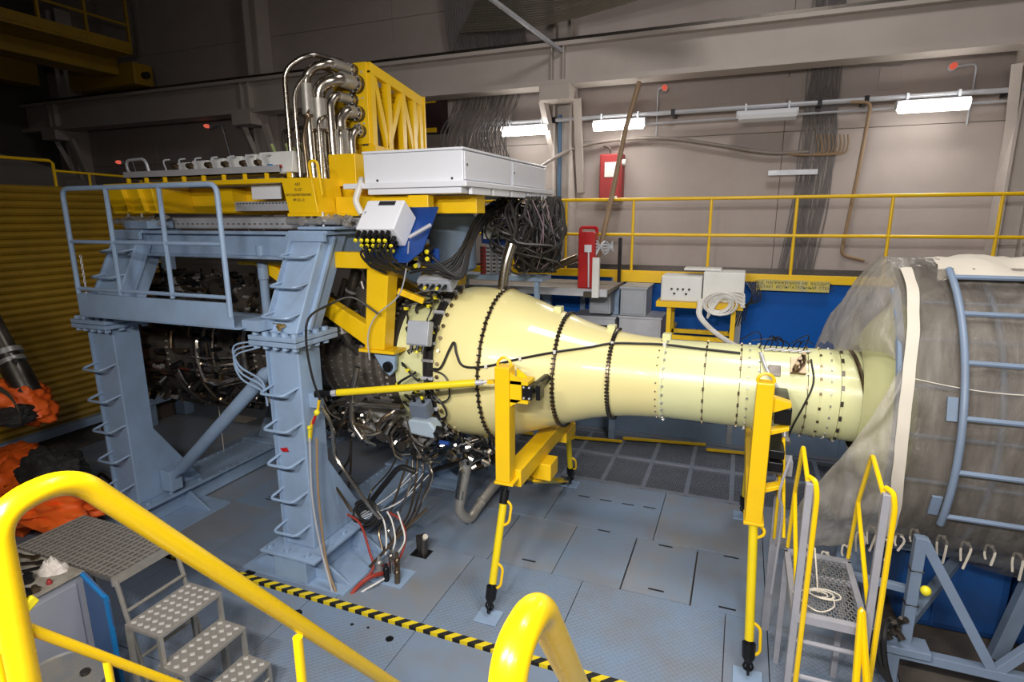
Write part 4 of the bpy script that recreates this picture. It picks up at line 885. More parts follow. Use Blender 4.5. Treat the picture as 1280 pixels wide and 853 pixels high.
# yellow engine hanger frame, both sides
t = thing('engine_hanger', 'yellow welded hanger frame gripping the engine by blue grey lugs', 'frame', (-3.6, EY, 3.1))
for s in (1, -1):
    y = my(4.86, s); sg = 1 if s > 0 else -1
    obj('top_beam', G().bx(-5.1, -2.72 if s > 0 else -3.1, y-.08, y+.08, 3.09, 3.25), YELLOW, t, smooth=False, bevel=.01)
    obj('upright', G().slab([(-3.42, y-.09, 3.09), (-3.17, y-.09, 3.09), (-3.27, y-.09, 2.28), (-3.50, y-.09, 2.28)], (0, .18, 0)), YELLOW, t, smooth=False, bevel=.01)
    obj('diagonal', G().slab([(-5.08, y-.06, 3.2), (-4.86, y-.06, 3.2), (-3.40, y-.06, 2.48), (-3.50, y-.06, 2.3)], (0, .12, 0)), YELLOW, t, smooth=False, bevel=.01)
    obj('foot', G().bx(-3.56, -3.14, y-.11, y+.11, 2.25, 2.28), YELLOW, t, smooth=False)
    obj('trunnion_lug', G().slab([(-3.46, y-.03, 2.25), (-3.18, y-.03, 2.25), (-3.2, y-.03, 2.06), (-3.26, y-.03, 2.0), (-3.34, y-.03, 2.06)], (0, .06, 0)), BLUEGREY, t, smooth=False, bevel=.006)
    obj('pin', G().cyl((-3.265, y-.06, 2.1), (-3.265, y+.06, 2.1), .055, 14).cyl((-3.265, y-.07, 2.1), (-3.265, y+.07, 2.1), .03, 8), BLACKM, t)
obj('diagonal', G().bar((-3.2, 4.98, 2.86), (-2.95, 5.05, 2.76), .07, .06), YELLOW, t, smooth=False)

# pale exhaust duct (diffuser cone and throat)
t = DUCT = thing('exhaust_duct', 'pale yellow tapering exhaust duct bolted behind the engine', 'duct', (-1, EY, EZ))
def latd(name, prof, m, label=None): return obj(name, G().lathe([(x, r) for x, r in prof], AX, 'x', 96), m, DUCT, label=label, angle=30)
R1 = [(-2.78, .80), (-2.72, .815), (-2.6, .82), (-2.4, .815), (-2.28, .80)]
latd('flange_section', [(-3.28, .69), (-3.26, .72), (-3.23, .72), (-3.22, .705), (-2.80, .745)], CONE2)
latd('cone_segment', R1, CONE)
latd('cone_segment', [(-2.275, .80), (-2.1, .755), (-1.9, .68), (-1.70, .605), (-1.60, .57)], CONE)
latd('cone_segment', [(-1.595, .57), (-1.45, .52), (-1.3, .475), (-1.16, .445), (-1.10, .433)], CONE)
latd('cone_segment', [(-1.095, .433), (-.95, .412), (-.8, .398), (-.62, .388)], CONE)
latd('throat_segment', [(-.615, .385), (-.24, .385)], CONE2); latd('throat_segment', [(-.235, .385), (.06, .387)], CONE2)
latd('throat_segment', [(.065, .388), (.22, .39)], CONE2); latd('throat_segment', [(.225, .39), (.60, .392)], CONE2)
latd('throat_segment', [(.605, .394), (.85, .398)], CONE2); latd('tail_lip', [(.855, .40), (1.05, .405), (1.15, .43), (1.18, .43)], CONE2)
for x, r, w_ in ((-.62, .392, .028), (.20, .395, .012), (.13, .392, .01), (.70, .398, .012), (.86, .405, .016), (-2.275, .802, .006), (-1.6, .572, .006), (-1.1, .436, .006)):
    latd('joint_ring', [(x-w_/2, r-.01), (x-w_/2, r+.008), (x+w_/2, r+.008), (x+w_/2, r-.01)], CONE2 if x > -.7 else CONE)
# dark tape seams with lacing down the cone
for x, r in ((-2.275, .81), (-1.6, .58), (-1.1, .443)):
    rr = random.Random(int(x*100)); pts = [onsurf(x+rr.uniform(-.006, .006), a, r+.012) for a in [-.3+.08*i for i in range(46)]]
    obj('lacing_cord', G().tube(pts, .014, 6), BRONZE, DUCT)
    g = G()
    for i in range(44): a = -.2+.08*i; g.box(onsurf(x, a, r+.016), (.042, .013, .02), Matrix.Rotation(a, 3, 'X'))
    obj('clips', g, BLACKM, DUCT, smooth=False, kind='stuff')
# bolt rows on the throat
def studs(x, r, n, sz, m=BRONZE, h=.012):
    g = G()
    for i in range(n): a = 2*PI*i/n+x; g.box(onsurf(x, a, r+h/2), (sz[0], sz[1], h), Matrix.Rotation(a, 3, 'X'))
    return obj('studs', g, m, DUCT, smooth=False, kind='stuff')
studs(-.60, .392, 30, (.018, .018), ALU, .02); studs(-.66, .385, 30, (.012, .012), DSTEEL)
for x in (-.24, .06): studs(x, .388, 22, (.016, .034), BRONZE)
studs(.13, .395, 26, (.018, .018), ALU); studs(.21, .396, 26, (.018, .018), ALU)
for x in (.60, .70): studs(x, .398, 20, (.018, .026), BRONZE)
studs(.86, .408, 20, (.022, .042), DSTEEL, .016); studs(.78, .398, 24, (.012, .02), ALU)
obj('dark_strap', G().tube([onsurf(.93+.12*i/14, 0.2+i*.1, .415+.02) for i in range(15)], .018, 6), BRONZE, DUCT)
for px, py, a in ((980, 455, 1), (968, 535, 1), (966, 527, 1)):
    pass
for x, a, sx, sy in ((.335, .9, .10, .10), (.29, 1.85, .13, .035), (.29, 2.0, .13, .04), (.42, 1.6, .04, .09)):
    obj('access_plate', G().box(onsurf(x, a, .397), (sx, sy, .016), Matrix.Rotation(a, 3, 'X')), DSTEEL, DUCT, smooth=False, bevel=.003)
g = G()
for x, a in ((.52, .75), (.50, .85), (.55, .65)):
    p = onsurf(x, a, .39); d = (p-Vector((x, EY, EZ))).normalized(); g.cyl(p, p+d*.09, .028, 10).cyl(p+d*.09, p+d*.14, .018, 8)
g.box(onsurf(.52, .75, .41), (.12, .16, .03), Matrix.Rotation(.75, 3, 'X'))
obj('port_fitting', g, BRONZE, DUCT)
g = G()
for i in range(9):
    a = .25; p = onsurf(.2+i*.045, a, .4); g.tube(smoothline([p, p+Vector((.02, 0, .06)), p+Vector((rnd.uniform(-.15, .1), -.02, .1+rnd.random()*.06)), p+Vector((rnd.uniform(-.2, .15), 0, .07))], 4), .005, 4)
obj('thermocouple_lead', g, BLACKM, DUCT, kind='stuff')
g = G()
for i in range(5): p = onsurf(.25+i*.07, .3, .40); g.cyl(p, p+Vector((.09, 0, .02)), .014, 7)
obj('connector', g, ALU, DUCT)
obj('flexible_hose', G().tube(smoothline([onsurf(.22, .5, .42), onsurf(.28, .95, .42), onsurf(.42, 1.5, .42), onsurf(.47, 2.0, .42), onsurf(.46, 2.3, .44)], 5), .014, 7), LGREY, DUCT)
obj('flexible_hose', G().tube(smoothline([onsurf(.62, .55, .41), onsurf(.64, 1.1, .41), onsurf(.58, 1.6, .41), onsurf(.52, 2.1, .42), onsurf(.5, 2.6, .45)], 5), .008, 6), BLACK, DUCT)
obj('bottom_valve', G().cyl(onsurf(.46, 2.35, .38), onsurf(.46, 2.35, .52), .04, 10).cyl(onsurf(.46, 2.35, .5), onsurf(.46, 2.35, .54), .055, 8), ALU, DUCT)
obj('mount_clevis', G().bx(.24, .42, 5.18, 5.3, 1.58, 1.7), DSTEEL, DUCT, smooth=False, bevel=.01)
# long lacing cable along the cone
pts = [onsurf(-2.76, 1.45, .83), onsurf(-2.66, 1.42, .845), onsurf(-2.58, 1.2, .85), onsurf(-2.54, 1.12, .855), onsurf(-2.5, 1.25, .845), onsurf(-2.42, 1.38, .835), onsurf(-2.2, 1.36, .80), onsurf(-1.9, 1.22, .70), onsurf(-1.6, 1.05, .60), onsurf(-1.3, .82, .495), onsurf(-1.1, .62, .455), onsurf(-.85, .48, .42), onsurf(-.62, .42, .41), onsurf(-.3, .45, .402), onsurf(.05, .5, .402)]
obj('harness_cable', G().tube(smoothline(pts, 5), .0125, 6), BLACK, DUCT)
for i in (6, 7, 8, 10, 12): obj('cable_tie', G().box(pts[i], (.03, .03, .035)), WHITECABLE, DUCT, smooth=False, bevel=.004)
for i in range(3):
    a = (-1.72, -1.16, -.62)[i]; obj('lug', G().bx(a-.04, a+.04, EY-.05, EY+.05, EZ+(.60, .43, .385)[i], EZ+(.66, .5, .45)[i]), CONE2, DUCT, smooth=False, bevel=.005)

# black wiring ring between engine and cone
t = thing('wiring_harness', 'thick black wiring loom with yellow tags wrapped round the duct flange', 'cables', (-2.85, EY, EZ))
g = G()
for k in range(9):
    pts = [onsurf(-2.86+.022*(k % 4)+.01*math.sin(i+k), -.25+i*.16, .775+.02*(k//3)+.006*math.sin(i*1.7+k)) for i in range(19)]
    g.tube(pts, .019, 6)
obj('loom', g, BLACK, t)
for i in range(13):
    a = .1+i*.21; obj('loom_clip', G().box(onsurf(-2.82, a, .82), (.13, .03, .06), Matrix.Rotation(a, 3, 'X')), LGREY if i % 2 else ALU, t, smooth=False, bevel=.006)
for i in range(24):
    a = .35+er.random()*2.1; x0 = -2.86+er.uniform(-.12, .06); r = .83
    b = a+er.uniform(-.3, .3); pts = [onsurf(x0, a, r-.03), onsurf(x0+.02, a, r+.03), onsurf(x0+er.uniform(-.2, .14), (a+b)/2, r+.05), onsurf(x0-.2, b, .79), onsurf(x0-.22, b+.05, .74)]
    obj('branch_lead', G().tube(smoothline(pts, 4), er.choice((.008, .011, .014)), 6), BLACK, t)
    j = smoothline(pts, 4)[9]; obj('tag', G().box(j, (.04, .03, .03)), YTAPE, t, smooth=False)
for i in range(16):
    a = .3+i*.155; obj('sensor_stud', G().cyl(onsurf(-2.72, a, .81), onsurf(-2.70, a, .86), .012, 6).cyl(onsurf(-2.715, a, .83), onsurf(-2.71, a, .845), .02, 6), BRONZE, t)
obj('branch_lead', G().tube(smoothline([onsurf(-2.78, 1.45, .85), onsurf(-2.62, 1.5, .86), onsurf(-2.56, 1.62, .87), onsurf(-2.58, 1.78, .87), onsurf(-2.72, 1.85, .86), onsurf(-2.82, 1.75, .85)], 5), .009, 6), BLACK, t)
obj('branch_lead', G().tube(smoothline([onsurf(-2.8, 1.72, .85), onsurf(-2.66, 1.86, .87), onsurf(-2.64, 2.02, .87), onsurf(-2.74, 2.1, .87), onsurf(-2.9, 2.0, .84)], 5), .011, 6), BLACK, t)
# upper fan of black cables from the plugs up to the tray
t = thing('plug_cluster', 'cluster of black plugs with yellow tags on the hanger beam end', 'connectors', (-2.75, 4.8, 3.15))
for i in range(16):
    a = Vector((-2.98+(i % 6)*.062+er.uniform(-.01, .01), 4.74, 3.3-(i//6)*.065)); obj('plug', G().cyl(a, a+Vector((er.uniform(-.02, .03), -.07, -.02)), .026, 8), BLACKM if i % 3 else ALU, t)
    obj('tag', G().cyl(a+Vector((0, -.074, -.02)), a+Vector((0, -.09, -.024)), .02, 8), YTAPE if i % 2 else BLACK, t)
obj('plate', G().bx(-2.98, -2.62, 4.79, 4.8, 3.13, 3.30), NAVY, t, smooth=False)
g = G()
for k in range(16):
    s0 = Vector((-2.9+k*.02, 4.72, 3.12+er.uniform(-.05, .12)))
    g.tube(smoothline([s0, W(548+k*2, 332+k, Y=4.75), W(574+k, 312+er.uniform(-5, 8), Y=5.0), W(592+k*.7, 280+er.uniform(-5, 7), Y=5.6), W(606+k, 262+er.uniform(-3, 6), Y=6.2), W(628+k, 256+er.uniform(-3, 5), Y=6.7), W(655+k*2, 268+er.uniform(-4, 8), Y=6.9)], 5), .0125, 6)
o = single('black_cable_arch', g, BLACK, 'arch of black cables sweeping from the plugs up under the tray', 'cables'); o['kind'] = 'stuff'
g = G()
for k in range(78):
    x0 = 622+er.random()*80; y = er.uniform(6.1, 7.3)
    g.tube(smoothline([W(x0, 246, Y=y), W(x0+er.uniform(-16, 12), 270+er.uniform(-8, 14), Y=y-.1), W(min(703, x0+er.uniform(-24, 18)), 298+er.uniform(-16, 16), Y=y-.15), W(min(700, 668+er.uniform(-26, 30)), 322+er.uniform(-18, 12), Y=y), W(664+er.uniform(-18, 32), 340, Y=y+.2)], 4), er.choice((.008, .011, .014, .018)), 5)
for k in range(26):
    c = W(er.uniform(648, 692), er.uniform(268, 322), Y=er.uniform(6.2, 7.0)); r = er.uniform(.08, .2); a0 = er.random()*3
    g.tube([c+Vector((r*math.cos(a*PI/8)*math.cos(a0), r*.5*math.cos(a*PI/8)*math.sin(a0), r*1.2*math.sin(a*PI/8))) for a in range(16)], .011, 5, closed=True)
o = single('hanging_cable_mass', g, mat('dusty_black_cable', (.03, .027, .025), .5, nscale=12), 'dense mass of black cables hanging from the right end of the tray', 'cables'); o['kind'] = 'stuff'
g = G()
for k in range(4):
    x0 = 650+er.random()*40; g.tube(smoothline([W(x0, 250, Y=6.2), W(x0+er.uniform(-14, 14), 285, Y=6.15), W(x0+er.uniform(-22, 16), 318, Y=6.2), W(x0+er.uniform(-16, 20), 336, Y=6.3)], 4), .005, 5)
o = single('coloured_leads', g, mat('pale_mauve_lead', (.26, .17, .20), .5), 'few pale and mauve leads among the hanging black cables', 'cables'); o['kind'] = 'stuff'
g = G()
for k in range(7): g.tube(smoothline([W(690+k, 250, Y=7.25), W(696+k*.8, 268, Y=7.3), W(700-k*2, 285, Y=7.3), W(694-k*2, 305, Y=7.2)], 4), .013, 5)
o = single('grey_leads', g, LGREY, 'grey leads hanging at the outer edge of the cable mass', 'cables'); o['kind'] = 'stuff'
# rear blue plate with pale panel, terminal strips, pale column
p, q = W(600, 256, Y=6.9), W(640, 306, Y=6.9)
t = thing('rear_panel', 'blue plate with pale cover partly hidden by the cable mass', 'panel', (p.x, 6.9, q.z))
obj('plate', G().slab([W(600, 262, Y=6.9), W(618, 250, Y=6.9), W(642, 300, Y=6.9), W(636, 308, Y=6.9), W(602, 304, Y=6.9)], (0, .02, 0)), NAVY, t, smooth=False)
obj('cover', G().slab([W(604, 270, Y=6.85), W(622, 262, Y=6.85), W(635, 299, Y=6.85), W(604, 299, Y=6.85)], (0, .05, 0)), WHITE2, t, smooth=False, bevel=.005)
p, q = W(600, 308, Y=6.95), W(640, 344, Y=6.95)
t = thing('terminal_rack', 'rack of grey terminal strips under the rear blue plate', 'rack', (p.x, 6.95, q.z))
for i in range(5):
    x = p.x+i*.085; obj('strip', G().bx(x, x+.06, 6.95, 7.05, q.z, p.z), LGREY if i != 0 else RED2, t, smooth=False)
    g = G()
    for j in range(7): z = q.z+.03+j*.05; g.bx(x+.01, x+.05, 6.94, 6.951, z, z+.02)
    obj('terminals', g, DSTEEL, t, smooth=False, kind='stuff')
obj('shelf', G().bx(p.x-.3, q.x+.45, 6.85, 7.2, q.z-.06, q.z), BLUEGREY, t, smooth=False)
for x in (p.x-.2, q.x+.35): obj('leg', G().bx(x-.03, x+.03, 6.9, 6.96, 0, q.z-.06), BLUEGREY, t, smooth=False)
single('oil_tank', G().lathe([(-.34, .001), (-.34, .24), (-.3, .28), (.3, .28), (.34, .24), (.34, .001)], W(566, 303, Y=6.3), 'z', 20), BLUEGREY, 'blue grey rounded tank behind the arch of black cables', 'tank')
single('exhaust_stub', G().tube([W(628, 362, Y=5.66), W(632, 330, Y=5.66), W(640, 305, Y=5.7)], .055, 12, fil=.1), STEEL, 'short bright steel stub pipe standing on top of the cone', 'pipe')
# grey boxes strapped to the duct
def ebox(name, label, m, px, py, Y, sx, sy, sz, tilt, plugs=0, up=False):
    c = W(px, py, Y=Y); R = Matrix.Rotation(tilt, 3, 'X') @ Matrix.Rotation(.0, 3, 'Z')
    t = thing(name, label, 'box', c)
    obj('body', G().box(c, (sx, sy, sz), R), m, t, smooth=False, bevel=.012)
    obj('lid', G().box(c+R @ Vector((0, -sy/2-.008, 0)), (sx*.92, .014, sz*.9), R), m, t, smooth=False, bevel=.004)
    for i in range(plugs):
        a = c+R @ Vector((-sx/2+.05+i*(sx-.1)/max(1, plugs-1), -.02, sz/2*(1 if up else -1))); d = R @ Vector((0, -.2, 1 if up else -1)).normalized()
        obj('plug', G().cyl(a, a+d*.05, .017, 8), BLACKM, t); obj('plug_tag', G().cyl(a+d*.05, a+d*.075, .014, 8), YTAPE if i % 2 else BLACK, t)
ebox('control_box', 'flat grey control box hung on the duct flange at mid height', GREYBOX, 525, 417, 4.72, .23, .1, .24, -.25, 3)
ebox('ignition_box', 'flat grey box tilted on top of the duct flange with plugs', GREYBOX, 549, 349, 4.95, .36, .12, .24, -1.0, 5)
ebox('sensor_box', 'dark blue grey box low on the duct, above the paler one', DGREYBOX, 527, 510, 4.78, .2, .12, .17, .3, 2, True)
c = W(531, 534, Y=4.74)
t = thing('filter_housing', 'pale blue grey faceted housing under the dark box', 'box', c)
obj('body', G().slab([c+Vector((-.15, -.08, .06)), c+Vector((-.13, -.08, .09)), c+Vector((.10, -.08, .09)), c+Vector((.16, -.08, .02)), c+Vector((.14, -.08, -.08)), c+Vector((-.12, -.08, -.06))], (0, .16, 0)), LBLUEBOX, t, smooth=False, bevel=.02)
obj('end_cap', G().cyl(c+Vector((.13, -.02, -.02)), c+Vector((.2, -.02, -.03)), .06, 12), BLACKM, t)
obj('blue_plug', G().cyl(c+Vector((.2, -.06, -.11)), c+Vector((.3, -.06, -.11)), .022, 8), NAVY, t)
g1, g2 = G(), G()
for k in range(120):
    p = Vector((-3.0+er.random()*.75, 4.95+er.random()*.5, 1.16+er.uniform(-.1, .16))); (g1 if er.random() < .6 else g2).cyl(p, p+Vector((er.uniform(-.1, .1), er.uniform(-.1, .05), er.uniform(-.08, .05))), er.uniform(.008, .03), 6)
obj('under_fittings', g1, BLACKM, ENG, kind='stuff'); obj('under_fittings', g2, STEEL, ENG, kind='stuff')

# ================================================================== YELLOW SUPPORT YOKES AND JACK LEGS
def leg(p, q, par, handles=True, r=.036):
    p, q = Vector(p), Vector(q); d = (q-p).normalized(); L = (q-p).length; P = lambda u: p+d*(u*L)
    s = obj('leg_tube', G().cyl(P(.17 if handles < 2 else .0), P(.78), r, 14), LEMON, par)
    if handles < 2: obj('end_fork', G().cyl(P(0), P(.07), .022, 8).cyl(P(.07), P(.17), .042, 12), BLACKM, par)
    obj('boot', G().tube([P(.76), P(.80), P(.80), P(.89), P(.92)], [.03, .03, .052, .05, .03], 12), BLACKM, par)
    obj('shackle', G().cyl(P(.92), P(.96), .018, 8).tube([P(.95)+Vector((.035*math.cos(a*PI/4), 0, .04*math.sin(a*PI/4))) for a in range(8)], .010, 6, closed=True).tube([P(.975)+Vector((0, .03*math.cos(a*PI/4), .035*math.sin(a*PI/4))) for a in range(8)], .010, 6, closed=True), BLACKM, par)
    if handles:
        sd = Vector((1, 0, 0)) if abs(d.x) < .5 else Vector((0, 0, 1))
        for u0, u1 in (((.14, .34), (.62, .82)) if handles < 2 else ((.02, .12), (.66, .88))):
            obj('hand_bar', G().tube([P(u0)+sd*r*.5, P(u0+.03)+sd*(r+.045), P(u1-.03)+sd*(r+.045), P(u1)+sd*r*.5], .0125, 7, fil=.05), YELLOW, par)
    return s
def pad(x, y, par): obj('floor_pad', G().bx(x-.11, x+.11, y-.1, y+.1, .002, .018), BLUEGREY, par, smooth=False, bevel=.004)
t = thing('support_yoke', 'yellow support yoke carrying the wide cone on jack legs', 'support', (-1.88, 5.6, 0))
obj('post', G().bx(-1.965, -1.825, 4.53, 4.68, 1.2, 2.29), YELLOW, t, smooth=False, bevel=.008)
obj('foot_plate', G().bx(-1.975, -1.79, 4.52, 4.75, 1.175, 1.2), YELLOW, t, smooth=False, bevel=.004)
obj('eye_loop', G().tube([(-1.895+.066*math.cos(a*PI/10), 4.6, 2.29+.075*math.sin(a*PI/10)) for a in range(11)], .013, 8), YELLOW, t)
for y in (4.56, 4.72): obj('trunnion_bracket', G().prism([(-1.825, 2.24), (-1.72, 2.17), (-1.72, 2.0), (-1.825, 1.93)], 'y', y, y+.02), YELLOW, t, smooth=False)
for z in (2.14, 1.97): obj('trunnion_bracket', G().bx(-1.825, -1.66, 4.56, 4.75, z, z+.03), YELLOW, t, smooth=False)
obj('trunnion_block', G().bx(-1.72, -1.63, 4.575, 4.73, 2.0, 2.14).bx(-1.60, -1.56, 4.6, 4.72, 2.0, 2.14).cyl((-1.66, 4.65, 2.07), (-1.66, 5.1, 2.07), .045, 10), BLACKM, t, smooth=False, bevel=.006)
obj('bolt', G().bolt((-1.70, 4.575, 2.02), (0, -1, 0), .01).bolt((-1.65, 4.575, 2.02), (0, -1, 0), .01).bolt((-1.70, 4.575, 2.12), (0, -1, 0), .01).bolt((-1.65, 4.575, 2.12), (0, -1, 0), .01), LGREY, t)
obj('cross_beam', G().bx(-1.95, -1.77, 4.68, 6.62, 1.1, 1.27), YELLOW, t, smooth=False, bevel=.008)
obj('beam_saddle', G().bx(-1.98, -1.74, 6.1, 6.5, 1.0, 1.12), YELLOW, t, smooth=False, bevel=.008)
obj('beam_saddle', G().bx(-1.9, -1.66, 5.25, 5.5, .92, 1.1), YELLOW, t, smooth=False, bevel=.008)
obj('rubber_rest', G().cyl((-1.75, 6.3, 1.27), (-1.75, 6.3, 1.33), .05, 10), BLACK, t); obj('rest_cap', G().bx(-1.83, -1.67, 6.2, 6.4, 1.33, 1.36), WHITE2, t, smooth=False)
obj('post', G().bx(-1.965, -1.825, 6.64, 6.79, 1.2, 2.29), YELLOW, t, smooth=False, bevel=.008)
l = leg((-1.885, 4.6, 1.18), (-1.915, 4.22, .05), t); pad(-1.915, 4.22, t)
leg((-1.9, 6.66, 1.12), (-1.945, 7.08, .06), t); leg((-1.83, 4.78, 1.12), (-1.94, 7.02, .08), t, True, .034); pad(-1.945, 7.06, t)
t = thing('support_yoke', 'tall narrow yellow support post carrying the duct throat on one jack leg', 'support', (.24, 5.6, 0))
obj('post', G().bx(.175, .30, 4.55, 4.68, 1.22, 2.36), YELLOW, t, smooth=False, bevel=.008)
obj('foot_plate', G().bx(.165, .315, 4.54, 4.75, 1.195, 1.22), YELLOW, t, smooth=False, bevel=.004)
obj('eye_loop', G().tube([(.237+.06*math.cos(a*PI/10), 4.6, 2.36+.065*math.sin(a*PI/10)) for a in range(11)], .012, 8), YELLOW, t)
for z0, z1 in ((2.24, 2.16), (1.98, 2.05), (1.50, 1.58)):
    obj('bracket', G().slab([(.30, 4.6, z0), (.43, 4.62, (z0+z1)/2), (.43, 4.62, (z0+z1)/2-.03), (.30, 4.6, min(z0, z1)-.04)], (0, .1, 0)), YELLOW, t, smooth=False, bevel=.004)
obj('trunnion_block', G().bx(.32, .44, 4.64, 5.2, 2.02, 2.16), BLACKM, t, smooth=False, bevel=.01)
obj('trunnion_block', G().bx(.31, .42, 4.66, 5.2, 1.62, 1.70).bx(.31, .42, 4.66, 5.2, 1.73, 1.80), BLACKM, t, smooth=False, bevel=.006)
obj('cross_beam', G().bx(.17, .31, 4.68, 6.62, 1.22, 1.36), YELLOW, t, smooth=False, bevel=.008)
leg((.24, 4.6, 1.22), (.285, 4.3, .05), t, 2); pad(.285, 4.3, t); leg((.24, 6.6, 1.25), (.24, 6.98, .06), t, False); pad(.24, 6.98, t)
t = thing('tie_rod', 'yellow tie rod running from the stand column to the support yoke', 'rod', (-2.9, 4.5, 1.9))
a, b = W(397, 493, Y=4.28), W(618, 477, Y=4.6); dd = b-a
obj('tube', G().cyl(a+dd*.12, a+dd*.9, .034, 14), LEMON, t); obj('rod_end', G().cyl(a+dd*.03, a+dd*.12, .026, 12).cyl(a-dd*.01, a+dd*.04, .04, 10), BLACKM, t)
obj('rod_end', G().cyl(a+dd*.9, a+dd*.94, .024, 10).cyl(a+dd*.94, b, .012, 8), LGREY, t); obj('fork', G().bar(b-dd*.035, b, .05, .03), YELLOW, t, smooth=False)
obj('column_lug', G().bx(-3.83, -3.7, 4.25, 4.31, 1.78, 1.92), BLUEGREY, t, smooth=False, bevel=.006)
obj('locking_nut', G().cyl(a+dd*.085, a+dd*.115, .032, 6), LGREY, t, smooth=False)
t = thing('yellow_webbing_hook', 'yellow strap hooks with red tag hanging from the tie rod end', 'hook', (-3.68, 4.2, 1.6))
obj('strap', G().tube([W(399, 500, Y=4.2), W(397, 515, Y=4.2), W(390, 528, Y=4.2), W(388, 550, Y=4.2)], .014, 6), YELLOW, t)
obj('hook', G().ball(W(396, 516, Y=4.18), .03).ball(W(387, 535, Y=4.18), .025).cyl(W(387, 535, Y=4.18), W(387, 552, Y=4.18), .016, 6), YTAPE, t)
obj('red_tag', G().cyl(W(391, 530, Y=4.16), W(394, 521, Y=4.16), .014, 6), RED, t)

# ================================================================== PIPES AND HOSES UNDER THE ENGINE
t = thing('drain_elbow', 'wrapped silver drain pipe bending down to a dark floor elbow', 'pipe', (-2.8, 5.5, 0))
pts = [W(597, 553, Y=5.5), W(586, 572, Y=5.5), W(580, 600, Y=5.5), W(573, 640, Y=5.5), W(586, 652, Y=5.6), W(600, 630, Y=5.9), W(622, 603, Y=6.3)]
obj('pipe', G().tube(pts, .058, 14, fil=.12), STEELW, t)
obj('elbow', G().tube([W(602, 545, Y=5.55), W(597, 553, Y=5.5), W(584, 566, Y=5.5), W(581, 583, Y=5.5)], .066, 14, fil=.1), ALU, t)
obj('foil_sleeve', G().cyl(W(580.5, 588, Y=5.5), W(575.5, 622, Y=5.5), .064, 14), STEEL, t)
obj('foil_sleeve', G().cyl(W(601, 628, Y=5.88), W(619, 605, Y=6.25), .062, 14), STEELW, t)
obj('prop', G().cyl(W(587, 645, Y=5.62), Vector(W(587, 645, Y=5.62)) + Vector((0, 0, -.1)), .02, 8), BLUEGREY, t)
ur = random.Random(5)
def hose(pts, r, m, name, label, fil=0, group=None, n=8, cat='hose'):
    return single(name, G().tube(smoothline(pts, 5) if not fil else pts, r, n, fil=fil), m, label, cat, group)
hose([W(397, 503, Y=4.35), W(415, 530, Y=4.4), W(418, 570, Y=4.4), W(428, 585, Y=4.4), W(462, 634, Y=4.5), W(475, 648, Y=4.6)], .021, STEEL, 'steel_line', 'bright steel tube bending down beside the front column to the floor coil', .08, cat='pipe')
hose([W(402, 500, Y=4.5), W(404, 560, Y=4.5), W(408, 592, Y=4.5), W(432, 628, Y=4.6), W(440, 640, Y=4.6)], .015, BRONZE, 'bronze_line', 'bronze tube hugging the front column foot', .06, cat='pipe')
hose([W(520, 590, Y=4.9), W(500, 585, Y=4.9), W(484, 602, Y=5.0), W(468, 622, Y=5.0), W(458, 636, Y=5.0)], .032, BLACK, 'black_hose', 'thick black hose slanting down under the gearbox', n=10)
hose([W(438, 552, Y=4.9), W(436, 575, Y=4.9), W(418, 600, Y=4.9), W(412, 612, Y=4.9)], .016, DSTEEL, 'dark_line', 'dark jointed tube slanting left under the gearbox', cat='pipe')
hose([W(439, 548, Y=4.95), W(438, 590, Y=4.95), W(434, 620, Y=4.95), W(430, 640, Y=4.95)], .014, BRONZE, 'dark_line', 'thin tube dropping straight from the gearbox corner', cat='pipe')
hose([W(600, 570, Y=6.0), W(570, 580, Y=6.1), W(548, 586, Y=6.2), W(538, 590, Y=6.2)], .034, DSTEEL, 'dark_pipe', 'dark pipe running level behind the drain elbow', cat='pipe')
hose([W(560, 572, Y=6.3), W(590, 584, Y=6.4), W(620, 572, Y=6.5), W(626, 568, Y=6.5)], .06, BRONZE, 'rusty_pipe', 'rusty thick pipe behind the support yoke', cat='pipe')
hose([W(502, 560, Y=5.1), W(486, 590, Y=5.2), W(466, 612, Y=5.2), W(460, 625, Y=5.1)], .010, BRONZE, 'thin_line', 'thin bronze line crossing above the black hose', cat='pipe')
for i, (x0, x1, x2) in enumerate(((516, 514, 500), (522, 520, 512), (529, 528, 517), (534, 540, 520), (510, 502, 488), (540, 536, 522))):
    hose([W(x0, 575, Y=4.95), W(x1, 600, Y=4.9), W(x2, 640, Y=4.9), W(x2-14, 662, Y=4.85), W(490-i*3, 680+i*2, Y=4.75)], .013, (STEEL, BRONZE, DSTEEL)[i % 3], 'flexible_line', ('leftmost but one', 'third from the left', 'fourth from the left', 'fifth from the left', 'leftmost', 'rightmost')[i] + ' of six lines hanging under the gearbox', cat='hose')
g = G()
for i in range(4): g.tube(smoothline([W(515+i*7, 588+i*2, Y=4.9), W(490+i*5, 618+i*5-(i%2)*9, Y=4.9), W(455+i*2, 640+i*2, Y=4.85), W(442+i, 648+i*2, Y=4.8)], 5), .005, 5)
o = single('pale_wires', g, WHITECABLE, 'thin pale wires strung from the engine to the hose coil', 'wires'); o['kind'] = 'stuff'
g = G()
for k in range(11):
    c = W(457+ur.uniform(-3, 3), 638+ur.uniform(-4, 4), Y=4.8); r = .11+ur.random()*.06; tl = ur.uniform(.3, .9)
    g.tube([c+Vector((r*math.cos(a*PI/9), r*tl*.5*math.sin(a*PI/9), r*.7*math.sin(a*PI/9)-.05)) for a in range(18)], .012, 6, closed=True)
o = single('hose_coil', g, BLACK, 'coil of black hoses lying beside the front column foot', 'hose'); o['kind'] = 'stuff'
hose([W(432, 642, Y=4.7), W(450, 655, Y=4.65), W(462, 690, Y=4.5), W(466, 712, Y=4.4), W(446, 735, Y=4.2), W(434, 752, Y=4.0)], .013, REDHOSE, 'red_hose', 'red hose curling from the coil down to the hazard strip')
